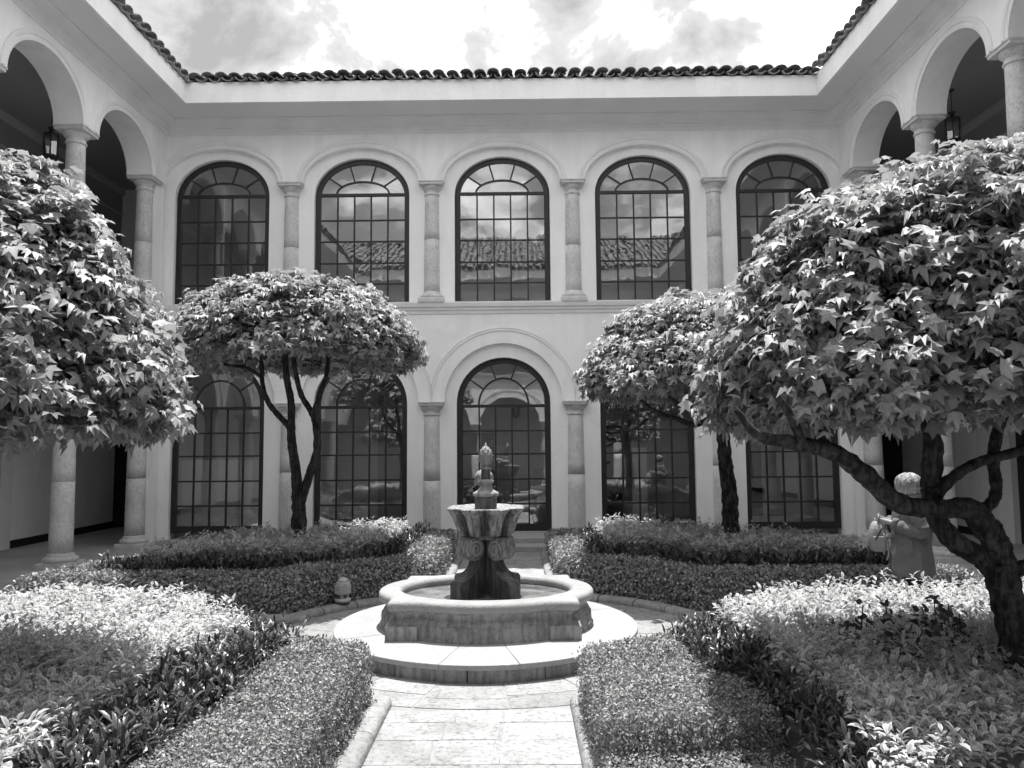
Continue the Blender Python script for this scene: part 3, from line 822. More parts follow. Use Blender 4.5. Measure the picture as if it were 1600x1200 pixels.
_s = _t.nodes.new('ShaderNodeVectorMath'); _s.operation = 'SCALE'; _t.links.new(_a.outputs['Fac'], _r.inputs[0]); _t.links.new(_src, _s.inputs[0]); _t.links.new(_r.outputs[0], _s.inputs[3]); _t.links.new(_s.outputs[0], _P.inputs['Base Color'])
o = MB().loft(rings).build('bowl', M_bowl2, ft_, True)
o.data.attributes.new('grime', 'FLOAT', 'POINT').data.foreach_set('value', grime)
MB().lathe([(.20, 1.03), (.215, 1.045), (.20, 1.062)], 32).build('bowl_collar', M_bowl, ft_, True)
# stacked spindle
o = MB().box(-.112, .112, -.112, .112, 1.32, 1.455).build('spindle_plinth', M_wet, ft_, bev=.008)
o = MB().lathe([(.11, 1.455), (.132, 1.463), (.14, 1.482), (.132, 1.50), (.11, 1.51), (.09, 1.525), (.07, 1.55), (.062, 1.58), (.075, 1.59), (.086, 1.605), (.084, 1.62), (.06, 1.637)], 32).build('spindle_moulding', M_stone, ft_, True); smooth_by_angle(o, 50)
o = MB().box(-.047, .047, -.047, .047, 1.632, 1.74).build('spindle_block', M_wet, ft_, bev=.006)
o = MB().lathe([(.05, 1.738), (.06, 1.743), (.06, 1.76), (.045, 1.768), (.042, 1.79)], 24).build('finial_collar', M_stone, ft_, True)
rings = []; NF = 48
for i in range(23):
    t = i/22; z = 1.778+t*.20; r = .074*math.sin(PI*(.12+.84*t))**.5
    rings.append([((r+.007*max(0, math.cos(6*a+i*1.05))*max(0, math.cos(6*a-i*1.05))*2-.003)*math.cos(a), (r+.007*max(0, math.cos(6*a+i*1.05))*max(0, math.cos(6*a-i*1.05))*2-.003)*math.sin(a), z) for a in [2*PI*k/NF for k in range(NF)]])
o = MB().loft(rings).build('finial', M_stone, ft_, True)
MB().lathe([(.03, 1.965), (.016, 1.98), (.01, 2.0), (.003, 2.02)], 10).build('finial_tip', M_rim, ft_, True)

# ------------------------------------------------------------------ foliage engine
def place_leaves(T, faces, tm, pos, xa, ya, za, sc, lr, name, material, parent=None, extra=None):
    T = np.asarray(T, float); k = len(T); n = len(pos)
    V = (pos[:, None, :]+sc[:, None, None]*(T[None, :, 0:1]*xa[:, None, :]+T[None, :, 1:2]*ya[:, None, :]+T[None, :, 2:3]*za[:, None, :])).reshape(-1, 3)
    fl = [len(f) for f in faces]; base = np.concatenate([np.array(f) for f in faces])
    Lp = (base[None, :]+(np.arange(n)*k)[:, None]).reshape(-1)
    tot = np.tile(np.array(fl), n)
    D = np.zeros((n*k, 3), np.float32); D[:, 0] = np.tile(np.asarray(tm, float), n); D[:, 1] = np.repeat(lr, k)
    if extra is not None:
        ev, ef = extra; b = len(V); V = np.vstack([V, ev]); Lp = np.concatenate([Lp, (np.asarray(ef).reshape(-1)+b)]); tot = np.concatenate([tot, np.full(len(ef), 4)])
        D = np.vstack([D, np.tile([[0., 0., 0.]], (len(ev), 1))]).astype(np.float32)
    me = bpy.data.meshes.new(name); me.vertices.add(len(V)); me.vertices.foreach_set('co', V.astype(np.float32).ravel())
    me.loops.add(len(Lp)); me.loops.foreach_set('vertex_index', Lp.astype(np.int32))
    st = np.concatenate([[0], np.cumsum(tot)[:-1]]).astype(np.int32)
    me.polygons.add(len(tot)); me.polygons.foreach_set('loop_start', st); me.polygons.foreach_set('loop_total', tot.astype(np.int32))
    me.update(calc_edges=True)
    at = me.attributes.new('leafdata', 'FLOAT_VECTOR', 'POINT'); at.data.foreach_set('vector', D.ravel())
    me.materials.append(material)
    o = bpy.data.objects.new(name, me); link(o, parent); return o
def norm(a): return a/np.maximum(np.linalg.norm(a, axis=-1, keepdims=True), 1e-9)
def frame(nrm, tdir):
    z = norm(nrm); y = norm(tdir-(tdir*z).sum(-1, keepdims=True)*z); x = np.cross(y, z); return x, y, z
# star (sweetgum) leaf, unit length
def star(curl):
    T = [(0, .28, .02)]; tm = [1.]
    lob = [(-120, .48), (-62, .66), (0, .80), (62, .66), (120, .48)]; T.append((0, 0, 0)); tm.append(.3)
    for i, (an, ln) in enumerate(lob):
        a = math.radians(an); T.append((math.sin(a)*ln*.95, .28+math.cos(a)*ln, -curl*ln*ln*1.1)); tm.append(.75)
        T[-1] = (T[-1][0]*(1-.25*curl), T[-1][1]*(1-.1*curl), T[-1][2]+.03*(i % 2))
        if i < 4:
            b = math.radians((an+lob[i+1][0])/2); T.append((math.sin(b)*.35, .28+math.cos(b)*.35, .03+.10*curl+.02*(i % 2))); tm.append(0.)
    n = len(T)-2; f = []
    idx = [1]+list(range(2, 2+n))
    for i in range(len(idx)): f.append((0, idx[(i+1) % len(idx)], idx[i]))
    return T, f, tm
STAR = [star(.30), star(.75), star(.10)]
LANCE = ([(0, 0, 0), (-.13, .38, .045), (0, .42, 0), (.13, .38, .045), (-.10, .72, .0), (0, .74, -.05), (.10, .72, .0), (0, 1.0, -.16)],
         [(0, 2, 1), (0, 3, 2), (1, 2, 5, 4), (2, 3, 6, 5), (4, 5, 7), (5, 6, 7)], [0, 1, 0, 1, 1, 0, 1, 1])
OVATE = ([(x*1.55, y, z*1.3) for x, y, z in LANCE[0]], LANCE[1], LANCE[2])
SMALL = ([(0, 0, 0), (-.26, .5, .08), (0, 1, -.05), (.26, .5, .08)], [(0, 2, 1), (0, 3, 2)], [0, 1, .6, 1])
ROUND = ([(0, .45, 0), (0, 0, 0), (-.4, .25, .05), (-.45, .65, .03), (0, 1.0, -.06), (.45, .65, .03), (.4, .25, .05)],
         [(0, 2, 1), (0, 3, 2), (0, 4, 3), (0, 5, 4), (0, 6, 5), (0, 1, 6)], [1, 0, .2, 0, .2, 0, .2])
def sn(x, y, z, s):
    return (np.sin(x*s*1.7+1.3+1.1*np.sin(y*s*1.3))+np.sin(y*s*2.1+2.2+1.3*np.sin(z*s*1.1))+np.sin(z*s*1.9+.4+1.2*np.sin(x*s*1.5)))/3

# ------------------------------------------------------------------ trees
leafmesh = []
for i, (T, f, tm) in enumerate(STAR):
    me = bpy.data.meshes.new('leaf'); me.from_pydata(T, [], f); me.update()
    at = me.attributes.new('leafdata', 'FLOAT_VECTOR', 'POINT')
    at.data.foreach_set('vector', np.array([[a, .3+.3*i, 0] for a in tm], np.float32).ravel()); me.materials.append(M_tree); leafmesh.append(me)
def crown(parent, c, rx, ry, zb, zt, nshoot, per, lsize, seed, dip=.25, under=.35):
    g = np.random.default_rng(seed)
    H = zt-zb
    # shoots on the dome
    n = nshoot
    ph = g.uniform(0, 2*PI, n); sz = g.uniform(-.12, 1, n); cz = np.sqrt(1-np.clip(sz, 0, 1)**2)
    nx, ny, nz = np.cos(ph)*cz, np.sin(ph)*cz, np.clip(sz, -.12, 1)
    lump = 1+.085*sn(nx*3+seed, ny*3, nz*3, 1.6)+.06*sn(nx*7, ny*7+seed, nz*7, 1.5)+.05*(g.random(n) < .06)
    depth = 1-np.abs(g.normal(0, .07, n))-.22*(g.random(n) < .25)*g.random(n)
    k = lump*depth
    hz = np.where(nz > 0, np.abs(nz)**.85*H, nz*dip*3)
    P = np.stack([c[0]+nx*rx*k, c[1]+ny*ry*k, zb+hz*k+(1-k)*.2], 1)
    Nn = norm(np.stack([nx/rx, ny/ry, np.maximum(nz, .05)/H*1.0], 1))
    # underside shoots
    m = int(nshoot*under); t = np.sqrt(g.random(m)); p2 = g.uniform(0, 2*PI, m)
    P2 = np.stack([c[0]+np.cos(p2)*t*rx*.95, c[1]+np.sin(p2)*t*ry*.95, zb+.30*H*(1-t**2)+g.uniform(-.08, .30, m)], 1)
    N2 = norm(np.stack([np.cos(p2)*.3, np.sin(p2)*.3, np.full(m, .8)], 1))
    P = np.vstack([P, P2]); Nn = np.vstack([Nn, N2]); n = len(P)
    pos = np.repeat(P, per, 0)+np.clip(g.normal(0, 1, (n*per, 3)), -1.7, 1.7)*np.array([.08, .08, .055])
    N3 = np.repeat(Nn, per, 0)
    nn = norm(N3*.6+np.array([0, 0, .6])+g.normal(0, .36, (n*per, 3)))
    outw = N3*np.array([1, 1, 0]); td = norm(outw*.8+np.array([0, 0, -.45])+g.normal(0, .55, (n*per, 3)))
    x, y, z = frame(nn, td)
    sc = lsize*g.uniform(.5, 1.28, n*per); lr = g.random(n*per)
    cp = np.array([CAM.x, 0, 2.]); dist = np.linalg.norm(pos-cp, axis=1)
    face = (N3*norm(cp-pos)).sum(1)
    sel = np.zeros(len(pos), bool)
    # in view and outermost: the 300 that show largest
    v = pos-cp; d = v @ np.array(Fw); px = 800+FPX*(v @ np.array(R2))/d; 
    kk = np.repeat(np.concatenate([k, np.zeros(m)]), per)
    score = sc/dist*(face > -.05)*(px > -30)*(px < 1630)*(kk > .97)
    sel[np.argsort(-score)[:300]] = True; sel &= score > 0
    var = g.integers(0, 3, len(pos))
    fo = None
    for i, (T, f, tm) in enumerate(STAR):
        w = (var == i) & ~sel
        o = place_leaves(T, f, tm, pos[w], x[w], y[w], z[w], sc[w], lr[w], 'foliage', M_tree, parent)
        o['kind'] = 'stuff'
    for j in np.nonzero(sel)[0]:
        o = bpy.data.objects.new('leaf', leafmesh[var[j]]); link(o, parent)
        s = sc[j]; M4 = Matrix(((x[j][0]*s, y[j][0]*s, z[j][0]*s, pos[j][0]), (x[j][1]*s, y[j][1]*s, z[j][1]*s, pos[j][1]), (x[j][2]*s, y[j][2]*s, z[j][2]*s, pos[j][2]), (0, 0, 0, 1)))
        o.matrix_basis = Matrix.Translation(-parent.location) @ M4
    for o in parent.children:
        if o.name.startswith('foliage'): o.location = -parent.location
    # twigs carrying the shoots
    m_ = MB(); step = max(1, len(P)//140)
    cc = Vector((c[0], c[1], zb+.15*H))
    for j in range(0, len(P), step):
        p = Vector(P[j]); q = cc.lerp(p, .45)+Vector((0, 0, -.05)); mid = q.lerp(p, .55)+Vector((random.uniform(-.05, .05), random.uniform(-.05, .05), .05))
        m_.tube([q, mid, p], [.012, .008, .004], 4)
    o = m_.build('twigs', M_bark, parent); o.location = -parent.location; o['kind'] = 'stuff'
T1 = None
def limb(parent, pts, r, name='branch', seg=9, n=10):
    P = catmull(pts, seg); R = []
    for i in range(len(P)):
        t = i/(len(P)-1)*(len(r)-1); a = int(min(t, len(r)-2)); R.append((r[a]+(r[a+1]-r[a])*(t-a))*(.76 if parent is T1 else .85)*(1+.05*math.sin(i*1.3)))
    o = MB().tube(P, R, n+6, .09).build(name, M_bark, parent, True); o.location = -parent.location; return o
def at(px, py, Y):     # point at depth Y seen in the photograph's direction: places limbs where they stand
    d = Fw+R2*((px-800)/FPX)-U2*((py-600)/FPX); return CAM+d*(Y/d.y)
def tree(loc, label):
    t = empty('clipped_tree', loc); tag(t, label, 'tree', 'round crowned trees in the planting beds'); return t

T1 = tree((3.42, 4.75, 0), 'large dome crowned tree at right with thick dark trunk and long low branches')
Y = 4.7
T1_ = T1
limb(T1, [(3.42, 4.75, -.05), at(1598, 1090, Y), at(1588, 1000, Y), at(1572, 930, Y), at(1560, 880, Y)], [.22, .15, .125, .12, .115], 'trunk', n=14)
limb(T1, [at(1566, 905, Y), at(1560, 860, Y), at(1538, 820, Y-.02), at(1512, 795, Y-.05), at(1470, 795, Y-.1), at(1405, 787, Y-.15), at(1355, 745, Y-.2), at(1305, 708, Y-.3), at(1240, 692, Y-.4), at(1185, 680, Y-.5), at(1150, 640, Y-.5)], [.10, .105, .10, .09, .07, .075, .075, .065, .055, .035, .02])
limb(T1, [at(1560, 900, Y), at(1530, 870, Y), at(1490, 845, Y-.02), at(1462, 805, Y), at(1455, 755, Y+.05), at(1458, 700, Y+.05), at(1448, 640, Y+.05), at(1432, 580, Y), at(1425, 500, Y)], [.085, .08, .08, .075, .08, .075, .06, .055, .04])
limb(T1, [at(1462, 772, Y), at(1490, 745, Y), at(1530, 722, Y+.05), at(1600, 702, Y+.1), at(1680, 660, Y+.1)], [.055, .045, .04, .04, .03])
limb(T1, [at(1520, 800, Y), at(1545, 790, Y), at(1557, 765, Y), at(1552, 710, Y+.1), at(1566, 650, Y+.15), at(1585, 600, Y+.2), at(1595, 520, Y+.2)], [.05, .045, .045, .045, .045, .04, .03])
limb(T1, [at(1300, 706, Y-.3), at(1285, 680, Y-.3), at(1298, 640, Y-.3), at(1305, 560, Y-.2)], [.04, .035, .03, .02])
limb(T1, [at(1255, 695, Y-.4), at(1235, 650, Y-.5), at(1200, 600, Y-.6)], [.035, .03, .02])
limb(T1, [at(1585, 890, Y), at(1620, 880, Y-.1), at(1680, 860, Y-.2)], [.06, .05, .04])
crown(T1, (3.42, 4.95), 1.73, 1.32, 2.24, 3.77, 2300, 15, .096, 5, .3, .4)

T2 = tree((-3.45, 4.85, 0), 'large dome crowned tree at left, its trunk outside the picture')
limb(T2, [(-3.55, 4.85, -.05), (-3.55, 4.85, .8), (-3.5, 4.85, 1.5)], [.16, .13, .12], 'trunk', n=14)
limb(T2, [(-3.5, 4.85, 1.4), (-3.3, 4.6, 1.75), at(10, 675, 4.3), at(60, 655, 4.2), at(150, 650, 4.2), (-2.2, 4.3, 2.5)], [.09, .07, .05, .035, .025, .02])
limb(T2, [(-3.5, 4.85, 1.4), (-3.45, 5.1, 2.0), (-3.1, 5.2, 2.7), (-2.8, 5.3, 3.1)], [.09, .07, .05, .03])
limb(T2, [(-3.5, 4.85, 1.4), (-3.8, 4.7, 2.1), (-4.3, 4.6, 2.7), (-4.5, 4.6, 3.0)], [.09, .07, .05, .03])
crown(T2, (-3.55, 4.75), 1.55, 1.15, 2.22, 3.86, 2100, 15, .096, 8, .3, .4)

T3 = tree((-2.88, 11, 0), 'smaller round crowned tree at rear left with a forked slim trunk')
Y = 11
limb(T3, [at(468, 850, Y), at(467, 800, Y), at(466, 768, Y)], [.13, .115, .11], 'trunk', n=12)
limb(T3, [at(466, 790, Y), at(462, 735, Y), at(455, 680, Y), at(455, 630, Y), at(448, 590, Y), at(444, 530, Y), at(440, 500, Y)], [.09, .085, .07, .06, .055, .045, .03])
limb(T3, [at(470, 785, Y), at(484, 740, Y-.1), at(495, 705, Y-.1), at(494, 665, Y-.1), at(486, 643, Y-.1), at(470, 615, Y-.1), at(460, 570, Y-.1), at(455, 520, Y)], [.075, .07, .065, .06, .05, .045, .04, .03])
limb(T3, [at(457, 672, Y), at(438, 652, Y), at(420, 630, Y), at(410, 600, Y), at(408, 565, Y), at(395, 520, Y)], [.055, .05, .045, .04, .035, .025])
limb(T3, [at(487, 648, Y-.1), at(497, 625, Y-.1), at(510, 585, Y-.1), at(515, 540, Y)], [.045, .04, .035, .025])
limb(T3, [at(410, 590, Y), at(385, 575, Y), at(350, 570, Y+.1)], [.035, .03, .02])
crown(T3, (-2.92, 11), 1.68, 1.62, 3.30, 4.38, 1600, 12, .112, 21, .22, .35)

T4 = tree((3.38, 11, 0), 'smaller round crowned tree at rear right with a single thick bent trunk')
limb(T4, [at(1143, 850, Y), at(1141, 810, Y), at(1140, 770, Y), at(1133, 720, Y), at(1130, 680, Y), at(1128, 650, Y)], [.15, .135, .13, .115, .105, .11], 'trunk', n=12)
limb(T4, [at(1128, 665, Y), at(1110, 655, Y), at(1085, 664, Y), at(1060, 655, Y), at(1030, 645, Y), at(1000, 625, Y)], [.06, .05, .045, .04, .03, .02])
limb(T4, [at(1130, 660, Y), at(1110, 642, Y-.1), at(1075, 640, Y-.2), at(1045, 620, Y-.3)], [.07, .05, .04, .03])
limb(T4, [at(1128, 660, Y), at(1140, 610, Y), at(1150, 550, Y)], [.08, .06, .04])
limb(T4, [at(1128, 660, Y), at(1165, 640, Y), at(1210, 600, Y+.2)], [.07, .05, .03])
crown(T4, (3.25, 11), 1.96, 1.8, 2.80, 4.08, 1800, 12, .112, 34, .25, .35)

# ------------------------------------------------------------------ planting beds
RO = 5.65
def dist_in(x, y):
    r = np.hypot(x, y-CY); re = np.hypot(x, (y-CY)/.88)
    return np.minimum(np.minimum((re-2.56)*.93, RO-r), np.minimum(np.abs(x)-np.where((x > 0) & (y < CY), .76, .83), np.abs(y-CY)-.90))
def layer(x, y, d):
    wv = .05*np.sin(x*3.1+y*1.7)+.04*np.sin(y*4.3-x*2.)
    r = np.hypot(x, y-CY); re = np.hypot(x, (y-CY)/.88); dx = np.abs(x)-.83
    front = y < CY
    fr = np.where((dx < .66+np.clip(5.2-y, 0, .25)*(x > 0)+wv*.5) | (RO-r < .5), 0, np.where((dx < 1.12+wv) | (re-2.56 < .30+wv), 1, 2))
    fr = np.where((d < .1) & (fr == 2), 1, fr)
    rear = np.where(d < .46+wv*.5, 0, np.where(d < .74+wv, 1, 2))
    return np.where(front, fr, rear)
def height(x, y, d, lay):
    ed = np.clip(d/.07, 0, 1)**.5
    nz = .02*sn(x, y, x*0, 3.)+.012*sn(x, y, x*0, 9.)
    h = np.where(lay == 0, .50, np.where(lay == 1, .54, .66))
    h = h+np.where(lay > 0, .05*sn(x, y, x*0, 2.2), 0)+np.where((lay == 2) & (y > CY), .05, 0)
    low = (x > 0) & (y < 4.38) & (lay == 0) & (x < 1.9)
    h = np.where(low, .31, h)
    return (h+nz)*(.82+.18*ed)
QL = {(-1, -1): 'front left', (1, -1): 'front right', (-1, 1): 'rear left', (1, 1): 'rear right'}
bedsoil = MB().lathe([(RO, -.012), (RO, .0)], 72, (0, CY)).build('bed_soil', M_soil); bedsoil['kind'] = 'structure'
bedsoil.location.z = -.004
for (sx, sy), qn in QL.items():
    g = np.random.default_rng(100+sx*3+sy)
    # core height field
    st = .07; gx = np.arange(.7, RO+.1, st); X, Yg = np.meshgrid(gx*sx, CY+sy*gx, indexing='ij')
    D = dist_in(X, Yg); Lg = layer(X, Yg, D); Hh = height(X, Yg, D, Lg)-.075
    Hh = np.where(D > .07, Hh, -.02)
    def core(which):
        ins = (D > .02) & (Lg == which)
        nx_, ny_ = X.shape; idx = np.arange(nx_*ny_).reshape(nx_, ny_)
        cell = ins[:-1, :-1] | ins[1:, :-1] | ins[:-1, 1:] | ins[1:, 1:]
        a, b, c_, d_ = idx[:-1, :-1][cell], idx[1:, :-1][cell], idx[1:, 1:][cell], idx[:-1, 1:][cell]
        F = np.stack([a, b, c_, d_], 1); used = np.unique(F); rem = np.full(nx_*ny_, -1); rem[used] = np.arange(len(used))
        Vv = np.stack([X.ravel(), Yg.ravel(), Hh.ravel()], 1)[used]; return Vv, rem[F]
    N0 = 1500000
    x = sx*g.uniform(.7, RO, N0); y = CY+sy*g.uniform(.7, RO, N0); area = (RO-.7)**2
    d = dist_in(x, y); lay = layer(x, y, d); h = height(x, y, d, lay)
    cd_ = np.sqrt((x-CAM.x)**2+y**2+2.)
    e_ = .01
    gxn = (dist_in(x+e_, y)-d)/e_; gyn = (dist_in(x, y+e_)-d)/e_
    base_d = N0/area
    # --- small-leaved hedge
    def hedge_density(cd): return np.clip(7200*(5.5/cd)**1.6, 1300, 7500)
    top = (lay == 0) & (d > 0) & (g.random(N0) < hedge_density(cd_)/base_d)
    side = (lay == 0) & (d > 0) & (d < .045) & (g.random(N0) < hedge_density(cd_)*.5/.045/base_d*.8)
    # inner faces where the low strip meets the full hedge
    if (sx, sy) == (1, -1): side |= (lay == 0) & (d > 0) & (np.abs(y-4.40) < .035) & (x < 2.0)
    wallm = (np.abs(y-4.40) < .035) & (d > .05)
    sp = np.clip(cd_/6.5, .75, 1.9)
    xt, yt, ht = x[top], y[top], h[top]
    pos = np.stack([xt, yt, ht-np.abs(g.normal(0, .022, top.sum()))+.012], 1)
    nn = norm(g.normal(0, .5, (len(pos), 3))+np.array([0, 0, .75])); td = norm(g.normal(0, 1, (len(pos), 3))+np.array([0, 0, .75]))
    xs_, ys_, ns = x[side], y[side], int(side.sum()); zz = g.uniform(.02, 1, ns)*(h[side]); gn = np.stack([-gxn[side], -gyn[side], np.zeros(ns)], 1)
    if (sx, sy) == (1, -1):
        wl = wallm[side]
        gn[wl] = [0, -1, 0]; zz[wl] = g.uniform(.22, .49, wl.sum()); ys_ = ys_.copy(); ys_[wl] = 4.40-.09*(1-(zz[wl]-.12)/.37)-.02
    bulge = .02*sn(xs_, ys_, zz, 7.)
    posb = np.stack([xs_, ys_, zz], 1)+gn*(g.normal(0, .018, ns)+bulge+.01)[:, None]
    nb = norm(gn*.8+g.normal(0, .5, (ns, 3))+np.array([0, 0, .35])); tb = norm(g.normal(0, 1, (ns, 3))+gn*.8+np.array([0, 0, .35]))
    A = np.vstack([pos, posb]); nA = np.vstack([nn, nb]); tA = np.vstack([td, tb]); s_ = np.concatenate([sp[top], sp[side]])*.032*g.uniform(.7, 1.25, len(A))
    xx_, yy_, zz_ = frame(nA, tA)
    o = place_leaves(*SMALL, A, xx_, yy_, zz_, s_, g.random(len(A)), 'box_hedge', M_box, None, core(0))
    tag(o, 'low clipped small leaved hedge edging the %s bed of the courtyard' % qn, 'hedge', 'clipped hedges round the four beds')
    # --- dark lance-leaved strip: upright shoots
    def shoots(which, dens, per, ls, spread, tmpl, mtl, nm, label, zvar, tilt, jit=.03):
        dn = np.clip(dens*(6./cd_)**.9, dens*.45, dens*1.3)
        s1 = (lay == which) & (d > 0) & (g.random(N0) < dn/base_d)
        px, py, ph = x[s1], y[s1], h[s1]; n = len(px)
        ph = ph+g.normal(0, zvar, n)
        Pp = np.repeat(np.stack([px, py, ph], 1), per, 0)
        az = np.tile(np.arange(per)*2.4, n)+np.repeat(g.uniform(0, 6.28, n), per)+g.normal(0, .3, n*per)
        lev = np.tile(np.arange(per)/per, n)
        el = tilt[0]+(tilt[1]-tilt[0])*lev+g.normal(0, .22, n*per)
        td = np.stack([np.cos(az)*np.cos(el), np.sin(az)*np.cos(el), np.sin(el)], 1)
        nn = np.stack([-np.cos(az)*np.sin(el), -np.sin(az)*np.sin(el), np.cos(el)], 1)+g.normal(0, .2, (n*per, 3))
        Pp = Pp+np.stack([g.normal(0, jit, n*per), g.normal(0, jit, n*per), (lev-1)*.11*ls/.1], 1)
        xa, ya, za = frame(nn, td)
        sc = ls*g.uniform(.65, 1.2, n*per)*np.repeat(np.clip(np.sqrt((px-CAM.x)**2+py**2)/8, .9, 1.1), per)
        o = place_leaves(*tmpl, Pp, xa, ya, za, sc, np.repeat(g.random(n), per)*.6+g.random(n*per)*.4, nm, mtl, None, core(which))
        tag(o, label, 'shrubs', None, 'stuff'); return o
    shoots(1, 450, 8, .095, .04, LANCE, M_lance, 'dark_shrubs', 'dark lance leaved shrubs between hedge and pale planting, %s bed' % qn, .045, (.15, 1.2))
    shoots(2, 460, 8, .066, .04, OVATE, M_var, 'variegated_shrubs', 'pale variegated shrubs filling the middle of the %s bed' % qn, .055, (-.15, .95))

# dark round-leaved plants standing in the pale shrubs by the right trunk
g = np.random.default_rng(77)
for k, (px, py) in enumerate(((1325, 950), (1400, 925), (1470, 950), (1400, 985), (1500, 1000))):
    b = at(px, py, 5.5-.35*(py > 980)); root = empty('dark_leaved_plant', (b.x, b.y, 0))
    tag(root, ['dark round leaved plant left of the others among pale shrubs', 'dark round leaved plant tallest among pale shrubs below the person', 'dark round leaved plant just left of the big right trunk',
               'dark round leaved plant in front, shaded among pale shrubs', 'dark round leaved plant touching the foot of the big right trunk'][k], 'plant', 'dark leaved plants beside the right trunk')
    m = MB(); pts = []
    for q in range(7):
        a = g.uniform(0, 6.28); r = g.uniform(.05, .17); hh = g.uniform(.62, .9)
        top_ = Vector((r*math.cos(a), r*math.sin(a), hh)); m.tube([(0, 0, .1), (top_.x*.6, top_.y*.6, hh*.6), top_], [.008, .006, .004], 5)
        for _ in range(26): t = g.uniform(.6, 1.02); pts.append((top_.x*t+g.normal(0, .05), top_.y*t+g.normal(0, .05), hh*t))
    m.build('stem', M_bark, root)
    pts = np.array(pts); nn = norm(g.normal(0, .45, pts.shape)+np.array([0, 0, .7])); td = norm(g.normal(0, 1, pts.shape)+np.array([0, 0, -.1])); xa, ya, za = frame(nn, td)
    o = place_leaves(*ROUND, pts, xa, ya, za, g.uniform(.035, .065, len(pts)), g.random(len(pts)), 'leaves', M_rose, root); o['kind'] = 'stuff'

# ------------------------------------------------------------------ garden lamp in the hedge
gl = empty('garden_lamp', (-1.86, 9.47, 0)); tag(gl, 'small white louvred garden lamp standing in front of the rear left hedge', 'lamp')
MB().lathe([(.05, 0), (.05, .06), (.085, .075), (.085, .10)], 20).build('lamp_foot', M_metal, gl, True)
MB().lathe([(.09, .10), (.10, .12), (.10, .135), (.075, .15)], 24).build('lamp_collar', M_lampw, gl, True)
MB().lathe([(.085, .135), (.085, .20)], 20, cap=False).build('lamp_glass', M_lglass, gl, True)
m = MB(); n = 30
for i in range(9):
    z = .215+i*.017; r = .098 if i < 6 else .098-.012*(i-5)
    m.lathe([(r-.004, z), (r, z+.003), (r, z+.008), (r-.004, z+.011)], n, cap=False)
for k in range(n):
    a = 2*PI*k/n; m.tube([(.096*math.cos(a), .096*math.sin(a), .20), (.096*math.cos(a), .096*math.sin(a), .31)], .003, 4)
m.lathe([(.085, .2), (.085, .34)], 20); m.build('lamp_shade', M_lampw, gl)
MB().lathe([(.07, .34), (.055, .375), (.02, .395)], 20).build('lamp_cap', M_lampw, gl, True)

